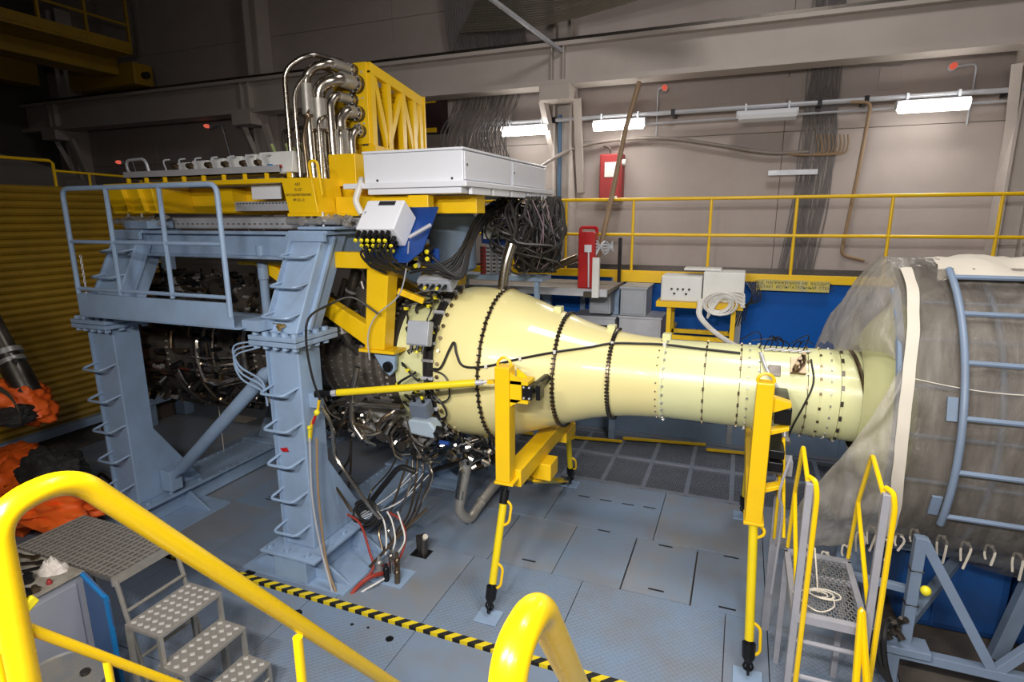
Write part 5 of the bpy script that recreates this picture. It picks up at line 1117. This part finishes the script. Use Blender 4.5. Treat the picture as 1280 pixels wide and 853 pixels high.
hose([W(434, 753, Y=4.0), W(445, 736, Y=4.1), W(462, 722, Y=4.2), W(484, 716, Y=4.4)], .022, REDHOSE, 'red_hose', 'thicker red hose running from the hazard strip to the floor valves')
hose([W(484, 640, Y=4.75), W(500, 650, Y=4.7), W(507, 672, Y=4.6), W(498, 700, Y=4.5), W(478, 708, Y=4.45)], .012, REDHOSE, 'red_hose', 'red hose looping right around the white lines')
hose([W(438, 755, Y=4.0), W(450, 742, Y=4.1), W(470, 730, Y=4.2), W(480, 724, Y=4.3)], .010, WHITECABLE, 'white_line', 'pale line lying beside the thicker red hose')
for i, x in enumerate((474, 480, 487)):
    hose([W(x-2+i*6, 640, Y=4.7), W(x+6+i*4, 652, Y=4.65), W(x+9+i*5, 675, Y=4.55), W(482+i*7, 694, Y=4.5)], .009, WHITECABLE, 'white_line', ('left', 'middle', 'right')[i] + ' white line of three arching into the floor valves', group='white lines into the floor valves')
hose([W(534, 636, Y=4.9), W(506, 662, Y=4.7), W(480, 690, Y=4.5), W(462, 709, Y=4.4)], .016, BRONZE, 'bronze_line', 'jointed bronze line slanting across the white lines', cat='pipe')
hose([W(396, 548, Y=4.14), W(397, 600, Y=4.12), W(402, 660, Y=4.1), W(410, 712, Y=4.05), W(424, 750, Y=3.98)], .012, BROWN, 'grey_line', 'brown cable running down the front column to the floor')
hose([W(387, 548, Y=4.13), W(390, 620, Y=4.1), W(400, 680, Y=4.08), W(414, 735, Y=4.0), W(420, 752, Y=3.97)], .011, LGREY, 'grey_line', 'grey cable running down the front column to the floor')
hose([W(472, 392, Y=4.6), W(440, 372, Y=4.55), W(410, 382, Y=4.4), W(386, 398, Y=4.05), W(383, 430, Y=4.04), W(390, 470, Y=4.05), W(400, 500, Y=4.1)], .011, BLACK, 'black_lead', 'black cable looping from the hanger frame down the front column', cat='cable')
hose([W(511, 302, Y=4.5), W(508, 335, Y=4.6), W(498, 370, Y=4.65), W(470, 395, Y=4.7), W(460, 420, Y=4.7), W(462, 450, Y=4.7)], .007, LGREY, 'grey_lead', 'thin grey lead looping across the yellow upright', cat='cable')
t = thing('floor_valve_group', 'group of brass and steel floor valves by the front column', 'valve', W(489, 720, Z=0))
c = W(489, 722, Z=0)
obj('plate', G().bx(c.x-.18, c.x+.2, c.y-.14, c.y+.16, .002, .014), BLUEGREY, t, smooth=False)
for i, (dx, dy, h, m) in enumerate(((-.1, -.05, .24, ALU), (0, -.08, .2, BLACKM), (.08, 0, .3, BRONZE), (-.03, .06, .28, STEEL), (.12, -.07, .18, BRONZE))):
    obj('valve', G().cyl(c+Vector((dx, dy, .01)), c+Vector((dx, dy, h*.6)), .028, 10).cyl(c+Vector((dx, dy, h*.6)), c+Vector((dx, dy, h)), .018, 8).ball(c+Vector((dx, dy, h*.7)), .034), m, t)
t = thing('capped_stub', 'two capped pipe stubs standing in a floor opening', 'pipe', W(527, 690, Z=0)); c = W(527, 692, Z=0)
obj('opening', G().bx(c.x-.1, c.x+.1, c.y-.08, c.y+.08, .001, .006), BLACKM, t, smooth=False)
obj('stub', G().cyl(c+Vector((.03, 0, 0)), c+Vector((.03, 0, .22)), .045, 12), DSTEEL, t); obj('stub', G().cyl(c+Vector((-.06, .05, 0)), c+Vector((-.06, .05, .17)), .03, 10), DSTEEL, t)
obj('cap', G().cyl(c+Vector((.05, -.01, .2)), c+Vector((.07, -.02, .23)), .03, 10), CREAM, t)
g = G(); c = W(355, 688, Z=0)
for i in range(6): g.tube([c+Vector((.09*math.cos(a*PI/5)+i*.02-.05, .03*math.sin(a*PI/5), .04+.015*i)) for a in range(10)], .008, 5, closed=True)
single('chain_heap', g, BLACKM, 'small heap of dark chain left of the front column foot', 'chain')
p = W(300, 525, Z=0); single('cardboard_piece', G().bx(p.x-.3, p.x+.25, p.y-.12, p.y+.15, .004, .02), CREAM, 'flat piece of dirty cardboard lying on the floor beyond the strut', 'cardboard', smooth=False)
p = W(283, 590, Z=0); single('plumb_line', G().cyl((p.x, p.y, .0), (p.x, p.y, 1.2), .005, 5), CREAM, 'thin pale cord hanging to the floor beyond the strut', 'cord')
single('yellow_post', G().bx(-4.9, -4.82, 7.6, 7.68, 0, 1.2), YELLOW, 'short yellow post on the floor behind the front column', 'post', smooth=False)
single('low_cabinet', G().bx(-6.2, -4.95, 7.8, 8.6, 0, .95), BLUEGREY, 'low blue grey steel cabinet on the floor behind the engine', 'cabinet', smooth=False, bevel=.01)

# ================================================================== WRAPPED INTAKE DUCT ON THE RIGHT
t = WR = thing('wrapped_duct', 'large duct wrapped in dusty see-through film with grey hoops', 'duct', (2.5, EY, .6))
RC = 1.2
obj('inner_duct', G().lathe([(1.28, .5), (1.28, 1.02), (1.32, 1.06), (4.9, 1.06)], AX, 'x', 48), DUCTIN, t)
obj('bell_lip', G().lathe([(1.0, .46), (1.05, .6), (1.14, .72), (1.3, .86)], AX, 'x', 48), CONE2, t)
def wrin(x, a, k): 
    v = noise.noise(Vector((x*1.6, a*2.2, 3.1)))*.6 + noise.noise(Vector((x*5+a*2, a*5, 1.7)))*.28 + noise.noise(Vector((x*12-a*5, a*9, 5.2)))*.12
    rg = (1-abs(noise.noise(Vector((x*2.1+a*1.5, a*2.3-x*1.2, 8.8)))))**6 + .6*(1-abs(noise.noise(Vector((x*3.7-a*2.2, a*3.1+x, 2.2)))))**7
    return v*k + rg*k*.5
def lerp(a, b, u): return a+(b-a)*u
def interp(tab, a):
    for i in range(len(tab)-1):
        if tab[i][0] <= a <= tab[i+1][0]:
            u = (a-tab[i][0])/(tab[i+1][0]-tab[i][0]); return [lerp(p, q, u) for p, q in zip(tab[i][1:], tab[i+1][1:])]
    return list(tab[-1][1:]) if a > tab[-1][0] else list(tab[0][1:])
A0, A1 = -1.6, 2.66
def body(u, v):
    a = lerp(A0, A1, v); x = lerp(1.10, 4.9, u); r = RC+.008+wrin(x, a, .045)
    if a > 2.0: r += .10*((a-2.0)/.66)**1.5*math.sin(x*3.1+.6)*.6 + .05*(a-2)
    return onsurf(x, a, r)
obj('film_wrap', G().grid(body, 90, 110), FILM, t, angle=80)
#          angle  x_edge r_edge
FT = [(-1.6, .70, .62), (-.9, .72, .50), (-.2, .78, .45), (.45, .80, .47), (.80, .90, .72), (1.0, 1.04, 1.08), (1.1, 1.08, 1.2), (1.3, .98, 1.2), (1.6, .81, 1.19), (2.05, .56, 1.19), (2.35, .44, 1.27), (2.66, .44, 1.40)]
def flap(u, v):
    a = lerp(A0, A1, v); xe, re = interp(FT, a); x = lerp(xe, 1.10, u)
    k = u**.62 if re < 1.0 else u
    r = lerp(re, RC+.012, k)+wrin(x*1.3, a*1.4, .05)*(1-abs(2*u-1)*.3) + .034*math.sin(a*15+3*u+2*noise.noise(Vector((a*3, u*2, 0))))*math.sin(PI*u)*(1 if a > .2 else .6)
    return onsurf(x, a, r)
obj('film_skirt', G().grid(flap, 34, 150), FILMS, t, angle=80)
def top(u, v):
    a = lerp(-.75, .46, v); x = lerp(1.38+.03*math.sin(a*9), 4.9, u); return onsurf(x, a, RC+.03+.5*wrin(x*2.2, a*2, .06)+.012*math.sin(x*9+4*noise.noise(Vector((x, a*3, 0)))))
obj('canvas_top', G().grid(top, 90, 24), CREAM, t, angle=80)
def strap(u, v):
    a = lerp(.35, 2.28, v); x = lerp(1.10, 1.175, u)+.035*math.sin(a*3.3)+.008*noise.noise(Vector((a*6, 0, 0))); return onsurf(x, a, RC+.05+.01*noise.noise(Vector((a*7, u, 2))))
obj('canvas_strap', G().grid(strap, 2, 50), CREAM, t, label='cream canvas strap sewn round the front of the film')
obj('front_hoop', G().tube([onsurf(1.09, .5+i*.0475, RC-.05) for i in range(40)], .03, 8), DUCTBAR, t)
RG = 1.285
obj('outer_hoop', G().tube([onsurf(1.42, .42+i*.0405, RG) for i in range(40)], .024, 10), DUCTBAR, t)
for i in range(6):
    a = .50+i*.287; obj('outer_bar', G().cyl(onsurf(1.42, a, RG), onsurf(4.8, a, RG), .018, 8), DUCTBAR, t)
for i in range(5):
    a = .6+i*.3; obj('inner_bar', G().cyl(onsurf(1.1, a, RC-.06), onsurf(4.8, a, RC-.06), .014, 6), DUCTBAR, t)
obj('inner_hoop', G().tube([onsurf(1.68, .4+i*.05, RC-.06) for i in range(44)], .02, 8), DUCTBAR, t)
for a in (1.32, 1.9): obj('hoop_plate', G().box(onsurf(1.37, a, RC+.04), (.06, .16, .02), Matrix.Rotation(a, 3, 'X')), DUCTBAR, t, smooth=False)
obj('cross_cord', G().tube([onsurf(1.12+i*.1, 1.17+.045*math.sin(i*.3), RC+.04) for i in range(37)], .004, 5), CREAM, t)
# hem ties
kr = random.Random(4)
for i, (px, py) in enumerate(((1008, 682), (1034, 692), (1060, 684), (1078, 668), (1092, 660), (1110, 676), (1127, 670), (1146, 664), (1180, 672), (1210, 680), (1240, 684), (1275, 694))):
    c = W(px, py, Y=4.78-.02*(i > 6)); g = G()
    L = kr.uniform(.1, .22)
    g.tube(smoothline([c, c+Vector((.02, -.01, -.04)), c+Vector((kr.uniform(-.02, .02), -.02, -L))], 4), .0085, 5)
    g.tube(smoothline([c, c+Vector((-.035, -.01, .012)), c+Vector((-.04, -.01, -.05)), c+Vector((-.03, -.015, -L*.7))], 4), .0075, 5).ball(c, .016)
    obj('tie_cord', g, ROPE, t)

# ================================================================== TRESTLE UNDER THE WRAPPED DUCT
t = thing('duct_trestle', 'blue grey square-tube trestle carrying the wrapped duct', 'trestle', (1.9, 5.2, 0))
def sq(p, q, s=.06, name='tube'): return obj(name, G().bar(p, q, s, s), DUCTBAR, t, smooth=False, bevel=.004)
YF = 4.42
ap = Vector((1.30, YF, 1.40))
sq(ap, (1.30, YF, .50), .07); sq(ap+Vector((.02, 0, -.02)), (1.84, YF, .47), .065)
sq((1.2, YF, .47), (3.9, YF, .47), .07); sq((1.84, YF, .47), (2.4, YF, 1.3), .06); sq((2.4, YF, 1.3), (3.0, YF, .47), .06)
sq((1.24, YF, .47), (1.24, YF, .0), .08); sq((2.5, YF, .47), (2.5, YF, .0), .08)
YB2 = 5.3
sq((1.0, YB2, .86), (3.9, YB2, .86), .06); sq((1.0, 6.0, .45), (3.9, 6.0, .45), .06); sq((.9, YF+.1, .95), (1.3, YF+.05, .95), .05)
sq((1.2, 5.2, .02), (1.02, 5.2, 1.0), .06); sq((1.06, 5.2, 1.0), (1.22, 5.2, .3), .055); sq((1.0, YB2, .86), (1.0, YB2, 0), .07)
sq((1.30, YF, .72), (2.2, 5.9, .9), .07); sq((2.35, YB2, .86), (2.2, YB2, .0), .1); sq((2.5, YB2, .86), (2.75, YB2, .0), .1)
sq((1.24, YF, .3), (1.24, 6.6, .3), .06); sq((2.5, YF, .2), (2.5, 6.6, .2), .07); sq((1.24, 6.6, 0), (1.24, 6.6, .9), .08)
sq((.9, YF-.02, .6), (1.25, YF-.02, .58), .05)
obj('saddle_plate', G().bx(1.1, 1.45, 4.33, 4.5, .50, .56), DUCTBAR, t, smooth=False, bevel=.006)
obj('saddle_plate', G().prism([(2.25, .86), (2.75, .86), (2.62, 1.05), (2.38, 1.05)], 'y', 5.26, 5.34), DUCTBAR, t, smooth=False, bevel=.006)
obj('black_band', G().tube([(1.262, 4.38, 1.15), (1.34, 4.38, 1.15), (1.34, 4.46, 1.15), (1.262, 4.46, 1.15)], .006, 5, closed=True).tube([(1.262, 4.38, .88), (1.34, 4.38, .88), (1.34, 4.46, .88), (1.262, 4.46, .88)], .006, 5, closed=True), BLACK, t)
obj('yellow_knob', G().ball((1.36, 4.36, 1.03), .035), YTAPE, t)
t = thing('blue_tank', 'deep blue steel tank standing behind the trestle', 'tank', (2.2, 5.8, 0))
obj('body', G().bx(1.5, 2.3, 5.45, 6.3, .02, .78), BLUE_DIM, t, smooth=False, bevel=.08); obj('body', G().bx(2.34, 3.9, 5.45, 6.3, .02, .78), BLUE_DIM, t, smooth=False, bevel=.08)
obj('seam', G().bx(1.76, 1.78, 5.43, 5.46, .1, .7), BLUE_DIM, t, smooth=False)
g = G()
for k in range(3): g.tube(smoothline([W(1112, 853, Y=4.25), W(1096+k*5, 830, Y=4.25), W(1090+k*7, 802, Y=4.2), W(1100+k*4, 786-k*3, Y=4.3), W(1122, 780+k*4, Y=4.4)], 5), .022, 7)
single('black_floor_hoses', g, BLACK, 'black hoses rising to the fitting on the trestle corner', 'hose')
g = G()
for k in range(14): c = W(1118+ur.uniform(-12, 8), 782+ur.uniform(-8, 10), Y=4.36); g.cyl(c, c+Vector((ur.uniform(-.05, .05), -.03, ur.uniform(-.05, .05))), ur.uniform(.012, .025), 7)
o = single('hose_fitting', g, DSTEEL, 'dark hose coupling clamped on the trestle corner', 'fitting'); o['kind'] = 'stuff'

# ================================================================== STEP PLATFORM (right)
t = thing('step_platform', 'grey step platform with yellow handrails under the duct mouth', 'ladder', (.7, 4.2, 0))
XA, XB, Y0, Y1, ZP = .50, .915, 3.8, 4.58, 1.02
for x in (XA, XB):
    obj('front_post', G().bx(x-.022, x+.022, Y0-.02, Y0+.02, 0, 1.95), LADG, t, smooth=False, bevel=.004)
    obj('hand_rail', G().tube([(x+.045, Y0-.03, .02), (x+.045, Y0-.03, 1.88), (x+.03, Y0-.01, 1.97), (x, Y0+.04, 1.97)], .017, 8, fil=.05), RAILY, t)
    obj('rear_post', G().bx(x-.02, x+.02, Y1-.02, Y1+.02, 0, ZP), LADG, t, smooth=False)
    obj('guard_bar', G().tube([(x, Y0, 1.9), (x-.01, 4.22, 2.03), (x, 4.5, 1.55), (x, Y0+.05, 1.14)], .015, 8, fil=.04), RAILY, t)
    obj('guard_bar', G().tube([(x, 4.5, 1.56), (x, Y1, 1.05)], .014, 8), RAILY, t)
    obj('stringer', G().bx(x-.02, x+.02, Y0, Y1, ZP-.06, ZP), LADG, t, smooth=False)
obj('guard_bar', G().tube([(XA-.07, 4.95, .9), (XA-.08, 4.9, 1.84), (XA-.03, 4.62, 1.1)], .013, 8, fil=.04), RAILY, t)
obj('outrigger', G().tube([(XB-.08, 3.35, .0), (XB-.06, 3.74, 1.2), (XB+.02, 3.55, .55), (XB+.06, 3.45, .0)], .022, 8, fil=.04), RAILY, t)
for y in (Y0, Y1): obj('deck_edge', G().bx(XA, XB, y-.025, y+.025, ZP-.05, ZP+.005), LADG, t, smooth=False)
for z in (.82, .55, .28): obj('rung', G().cyl((XA, Y0, z), (XB, Y0, z), .017, 8), LADG, t)
obj('deck_bar', G().bx(XA, XB, 4.3, 4.33, ZP-.04, ZP-.012), LADG, t, smooth=False)
g = G(); nx, ny = 11, 24
for j in range(ny):
    for i in range(nx):
        x = XA+.02+i*.035+(j % 2)*.0175; y = Y0+.03+j*.0305
        if x+.036 < XB-.01: g.bar((x, y, ZP-.008), (x+.0175, y+.0305, ZP-.008), .0075, .005); g.bar((x+.0175, y+.0305, ZP-.008), (x+.035, y, ZP-.008), .0075, .005)
obj('deck_mesh', g, MESHG, t, smooth=False, kind='stuff')
obj('side_cable', G().tube(smoothline([(.46, 4.6, 1.8), (.40, 4.55, 1.5), (.44, 4.6, 1.3), (.42, 4.6, .6)], 5), .01, 6), LADG, t)
c = Vector((.66, 4.05, ZP+.012)); g = G()
for k in range(3): g.tube([c+Vector(((.06+.02*k)*math.cos(a*PI/7)+.02*k, (.035+.012*k)*math.sin(a*PI/7), .004*k)) for a in range(14)], .005, 5, closed=True)
g.tube(smoothline([c+Vector((-.05, .02, 0)), c+Vector((-.16, -.04, 0)), c+Vector((-.03, -.2, 0)), c+Vector((.08, -.12, 0)), c+Vector((.09, .0, 0))], 5), .005, 5).tube(smoothline([c+Vector((0, .02, 0)), c+Vector((.01, .2, .02)), c+Vector((0, .35, .15))], 4), .006, 5)
single('rope_loop', g, ROPE, 'loose loop of cream rope lying on the step platform mesh', 'rope')
single('tall_grey_stand', G().bx(.40, .46, 4.95, 5.01, 0, 1.5).bx(.35, .51, 4.9, 5.06, 1.5, 1.62), LADG, 'thin grey stand under the duct valve left of the steps', 'stand', smooth=False)

# ================================================================== FOREGROUND STAIR RAILS
t = thing('stair_handrail', 'big yellow tubular handrail with rounded top in the left foreground', 'railing', (-1.27, .55, 1.9))
XH = -1.27
top_pts = [(XH, .54, 1.5), (XH, .56, 3.06), (XH, .70, 3.075), (XH, 1.9, 1.46)]
obj('rail', G().tube(top_pts, .0255, 20, fil=.17, seg=10), RAILY, t)
obj('rail_stub', G().tube([(XH-.06, .53, 1.5), (XH-.06, .545, 2.75)], .012, 10), RAILY, t)
p0, p1 = W(30, 784, X=XH), W(216, 854, X=XH); d = p1-p0
obj('mid_rail', G().cyl(p0-d*.1, p0+d*2.0, .0105, 12), RAILY, t)
a = W(372, 797, X=XH); obj('baluster', G().cyl(a, a+Vector((0, 0, -1.0)), .0165, 12), RAILY, t)
a = p0+d*.49; obj('baluster', G().cyl(a, a+Vector((0, .0, -.8)), .0085, 10), RAILY, t)
a = W(30, 762, X=XH+.01); obj('clamp_tag', G().box(a, (.012, .05, .022), Matrix.Rotation(.5, 3, 'X')), YTAPE, t, smooth=False, bevel=.004)
t = thing('stair_handrail', 'short bend of yellow tubular handrail at the bottom centre edge', 'railing', (-.24, .6, 1.9))
XH = -.24
obj('rail', G().tube([(XH, .52, 1.6), (XH, .585, 3.05), (XH, .70, 3.05), (XH, 1.75, 1.5)], .0255, 20, fil=.13, seg=10), RAILY, t)
obj('baluster', G().cyl((XH, 1.2, 2.3), (XH, 1.2, 1.4), .0165, 12), RAILY, t)
# camera platform and steps below (out of the picture, carry the rails)
t = thing('observation_stair', 'steel observation platform and stair carrying the foreground handrails', 'stair', (-.75, 0, 0))
obj('platform', G().bx(-3.2, 1.2, -1.68, .5, 1.9, 1.95), DECK, t, smooth=False)
for k in range(8): obj('tread', G().bx(-1.25, -.26, .55+k*.19, .75+k*.19, 1.66-k*.22, 1.69-k*.22), TREAD, t, smooth=False)
for x in (-1.3, -.22): obj('stringer', G().bar((x, .5, 1.8), (x, 2.05, .05), .04, .16), BLUEGREY, t, smooth=False)
for x in (-3.1, 1.1): obj('leg', G().bx(x-.04, x+.04, .38, .46, 0, 1.9), BLUEGREY, t, smooth=False)

# ================================================================== WORK STAIR, CABINET AND JUNK (left foreground)
t = thing('work_stair', 'steel work stair with diamond-plate treads by the grey cabinet', 'stair', (-4.2, 2.6, 0))
SY0, SY1 = 2.33, 2.86
def diamonds(x0, x1, y0, y1, z):
    g = G(); nx = max(2, int((x1-x0)/.066)); ny = int((y1-y0)/.062)
    for i in range(nx):
        for j in range(ny):
            cx = x0+(x1-x0)*(i+.5)/nx; cy = y0+(y1-y0)*(j+.5)/ny; s = 1 if (i+j) % 2 else -1; q_ = .014
            g.add([(cx-.026, cy, z), (cx, cy-.022, z), (cx+.026, cy, z), (cx, cy+.022, z), (cx, cy, z+.006)], [(0, 1, 4), (1, 2, 4), (2, 3, 4), (3, 0, 4)])
    return g
for x0, x1, z in ((-3.92, -3.57, .75), (-3.63, -3.36, .5), (-3.40, -3.14, .25)):
    tr = obj('tread', G().bx(x0, x1, SY0, SY1, z-.03, z), TREAD, t, smooth=False, bevel=.004)
    obj('raised_pattern', diamonds(x0+.01, x1-.01, SY0+.01, SY1-.01, z), TREADB, tr, smooth=False, kind='stuff')
    for y in (SY0+.015, SY1-.015): 
        obj('leg', G().bx(x1-.03, x1, y-.014, y+.014, .0, z-.03), STEELW, t, smooth=False); obj('leg', G().bx(x0, x0+.03, y-.014, y+.014, .0, z-.03), STEELW, t, smooth=False)
    obj('cross_tube', G().cyl((x1-.015, SY0, z*.45), (x1-.015, SY1, z*.45), .012, 8), STEELW, t)
obj('top_platform', G().bx(-5.3, -4.15, 2.43, 2.98, .965, 1.0), mat('grating_plate_dirty', (.17, .155, .14), .5, metal=.6, col2=(.30, .27, .24), nscale=8, mix=.8), t, smooth=False, bevel=.004)
g = G()
for i in range(22): g.bx(-5.29+i*.052, -5.275+i*.052, 2.44, 2.97, 1.0, 1.006)
for j in range(10): g.bx(-5.29, -4.16, 2.45+j*.056, 2.458+j*.056, 1.0, 1.005)
obj('platform_ribs', g, TREAD, t, smooth=False, kind='stuff')
obj('nose_plate', G().bx(-4.155, -4.14, 2.43, 2.98, .93, 1.003), STEELW, t, smooth=False)
for y in (2.46, 2.95): obj('frame_leg', G().tube([(-4.15, y, .96), (-3.95, y, .0)], .018, 8), STEELW, t); obj('frame_leg', G().cyl((-5.25, y, .96), (-5.25, y, 0), .018, 8), STEELW, t)
obj('hand_bar', G().cyl((-4.08, 2.46, .72), (-4.08, 2.95, .72), .015, 8), STEELW, t)
obj('cross_tube', G().cyl((-4.0, 2.46, .35), (-4.0, 2.95, .35), .013, 8), STEELW, t)
t = thing('blue_guard_plate', 'blue side plate with bright edge under the work stair platform', 'plate', (-4.25, 2.4, 0))
obj('plate', G().prism([(-4.43, 1.0), (-4.4, 1.0), (-4.19, .86), (-4.17, .82), (-4.17, .02), (-4.43, .02)], 'y', 2.40, 2.412), mat('dull_blue_sheet', (.06, .12, .26), .45, nscale=3), t, smooth=False)  # greyish blue sheet, duller than its edge strip
obj('bright_edge', G().bar((-4.42, 2.395, .995), (-4.19, 2.395, .85), .03, .018).bar((-4.185, 2.395, .86), (-4.165, 2.395, .02), .03, .018), BLUE2, t, smooth=False)
t = thing('tool_cabinet', 'pale grey steel tool cabinet with greasy top, left foreground', 'cabinet', (-5, 2.1, 0))
obj('body', G().bx(-5.5, -4.45, 1.72, 2.42, 0, .985), CABGREY, t, smooth=False, bevel=.01)
obj('top', G().bx(-5.52, -4.43, 1.70, 2.425, .986, 1.0), mat('greasy_top', (.36, .33, .27), .5, col2=(.14, .12, .09), nscale=7, mix=.9), t, smooth=False, bevel=.004)
obj('side_panel', G().bx(-4.449, -4.44, 1.78, 2.36, .06, .93), CABGREY, t, smooth=False, bevel=.004)
def heap(c, rx, ry, h, seed, n=26):
    def f(u, v):
        a = 2*PI*u; rr = v; x = rx*rr*math.cos(a); y = ry*rr*math.sin(a)
        nz = noise.noise(Vector((x*20+seed, y*20, seed)))*1.1+noise.noise(Vector((x*42, y*42+seed, 2)))*.7
        edge = 1+.25*noise.noise(Vector((math.cos(a)*2+seed, math.sin(a)*2, 0)))
        return Vector((c[0]+x*edge, c[1]+y*edge, c[2]+.002+max(0, (1-rr**2))*h*(1+nz)))
    return G().grid(f, n, 10)
c = W(66, 713, Z=1.0); single('white_rag', heap(c, .12, .09, .08, 3), mat('dirty_white_rag', (.74, .68, .62), .9, col2=(.4, .33, .28), nscale=25, mix=.7), 'crumpled white rag lying on the tool cabinet', 'rag', angle=80)
jl = (('red_bottle', RED, (19, 719), 'red bottle with white cap beside the rag on the cabinet'), ('black_can', BLACKM, (30, 745), 'round black can on the cabinet below the rag'), ('dark_jar', BRONZE, (44, 740), 'small brown jar on the cabinet below the rag'), ('bottle_stopper', RED2, (62, 730), 'tiny red cap on the cabinet edge right of the rag'), ('black_pot', BLACKM, (36, 728), 'black pot between bottle and rag on the cabinet'))
for i, (nm, m, (px, py), l) in enumerate(jl):
    c = W(px, py, Z=1.002); r, h = ((.022, .13), (.05, .03), (.03, .03), (.018, .02), (.035, .06))[i]
    t = thing(nm, l, 'container', c); obj('body', G().lathe([(0, .001), (0, r), (h, r), (h+.01, r*.6), (h+.011, .001)], c, 'z', 14), m, t)
    obj('cap', G().cyl(c+Vector((0, 0, h+.01)), c+Vector((0, 0, h+(.05 if i == 0 else .018))), r*.55, 10), WHITE if i == 0 else m, t)
for i, (px, py, ang, L, l) in enumerate(((30, 705, .5, .22, 'dark wrench lying behind the rag on the cabinet'), (40, 712, .9, .18, 'black pliers lying beside the rag on the cabinet'), (33, 696, .2, .16, 'brass fitting tool at the back of the cabinet top'))):
    c = W(px, py, Z=1.012); dv = Vector((math.cos(ang), math.sin(ang), 0))*L/2
    single(('wrench', 'pliers', 'brass_tool')[i], G().bar(c-dv, c+dv, .025, .014).cyl(c+dv-Vector((0, 0, .006)), c+dv+Vector((0, 0, .008)), .03, 8).cyl(c-dv-Vector((0, 0, .006)), c-dv+Vector((0, 0, .008)), .026, 8), (DSTEEL, BLACKM, BRONZE)[i], l, 'tool')
t = thing('steel_drum', 'grey steel drum on the floor before the tool cabinet', 'drum', (-3.75, 1.65, 0)); c = W(75, 850, Z=.55)
obj('shell', G().lathe([(0, .001), (0, .28), (.18, .28), (.19, .29), (.2, .28), (.36, .28), (.37, .29), (.38, .28), (.54, .28), (.55, .29), (.56, .28), (.545, .27), (.545, .001)], (c.x, c.y, 0), 'z', 28), mat('drum_grey', (.17, .18, .19), .45, col2=(.28, .24, .18), nscale=6, mix=.8), t)
obj('bung', G().cyl((c.x+.1, c.y+.1, .545), (c.x+.1, c.y+.1, .57), .03, 10), DSTEEL, t)
# orange tarpaulin bundle and hoist
def bag(c, rx, ry, rz, seed, dents=.2, fold=9):
    def f(u, v):
        a = 2*PI*u; b = PI*v; d = Vector((math.sin(b)*math.cos(a), math.sin(b)*math.sin(a), math.cos(b)))
        k = 1+dents*noise.noise(d*1.4+Vector((seed, 0, 0)))+dents*.45*(abs(noise.noise(d*2.6+Vector((0, seed, 0))))*2-.4)+.25*dents*abs(noise.noise(Vector((d.x*7+seed, d.y*2.5, d.z*7))))*2
        return Vector((c[0]+d.x*rx*k, c[1]+d.y*ry*k, max(.005, c[2]+d.z*rz*k)))
    return G().grid(f, 56, 34)
C1 = W(20, 600, Y=3.9)
single('orange_tarpaulin', bag((C1.x, C1.y, C1.z-.15), .75, .5, .46, 4, .42), ORANGE, 'crumpled orange tarpaulin heap at the left edge', 'tarpaulin', angle=70)
C2 = W(70, 630, Y=3.55)
single('orange_tarpaulin', bag((C2.x-.15, C2.y, C2.z), .66, .35, .22, 9, .45), ORANGE, 'lower flap of orange tarpaulin spread in front of the black cloth', 'tarpaulin', angle=70)
C3 = W(58, 592, Y=3.6)
single('black_cloth', bag((C3.x, C3.y+.05, C3.z), .40, .24, .26, 2, .4), CLOTHB, 'black cloth bundle lying on the orange tarpaulin', 'cloth', angle=70)
single('orange_cover', bag(W(22, 505, Y=3.75), .33, .3, .24, 6, .4), ORANGE, 'orange cover strapped round the hanging coupling', 'cover', angle=70)
C4 = W(12, 508, Y=3.45)
g = G()
def bandf(u, v): 
    a = lerp(-.5, 2.4, u); return C4+Vector((.30*math.sin(a)-.05, -.02-.04*math.sin(PI*u), .2*math.cos(a)+(v-.5)*.07))
single('webbing_strap', g.grid(bandf, 20, 2), WEB, 'olive webbing strap round the orange cover', 'strap')
single('black_wrap', bag(W(14, 518, Y=3.6), .30, .22, .11, 3, .3), CLOTHB, 'black wrap inside the strapped orange cover', 'cloth', angle=70)
t = thing('hanging_coupling', 'dark pipe coupling with clamp hanging above the orange cover', 'coupling', W(15, 460, Y=3.8))
a, b = W(0, 425, Y=3.8), W(33, 488, Y=3.8); dd = (b-a).normalized()
obj('pipe', G().cyl(a-dd*1.2, b, .11, 16), DSTEEL, t); obj('clamp', G().cyl(a+dd*.14, a+dd*.2, .15, 16).cyl(a+dd*.25, a+dd*.30, .14, 16), ALU, t); obj('collar', G().cyl(a+dd*.34, b+dd*.05, .135, 16), DSTEEL, t)
obj('lever', G().bar(a+dd*.22, a+dd*.22+Vector((.22, -.05, -.02)), .04, .04), DSTEEL, t, smooth=False)
g = G()
for k in range(12): p = W(105+ur.random()*40, 600+ur.random()*36, Z=.02); g.tube(smoothline([p, p+Vector((ur.uniform(-.2, .2), ur.uniform(-.1, .1), .1)), p+Vector((ur.uniform(-.3, .3), ur.uniform(-.2, .2), .02))], 4), .02, 6)
o = single('floor_hose_tangle', g, BLACK, 'tangle of black hoses on the floor beside the orange tarpaulin', 'hose'); o['kind'] = 'stuff'
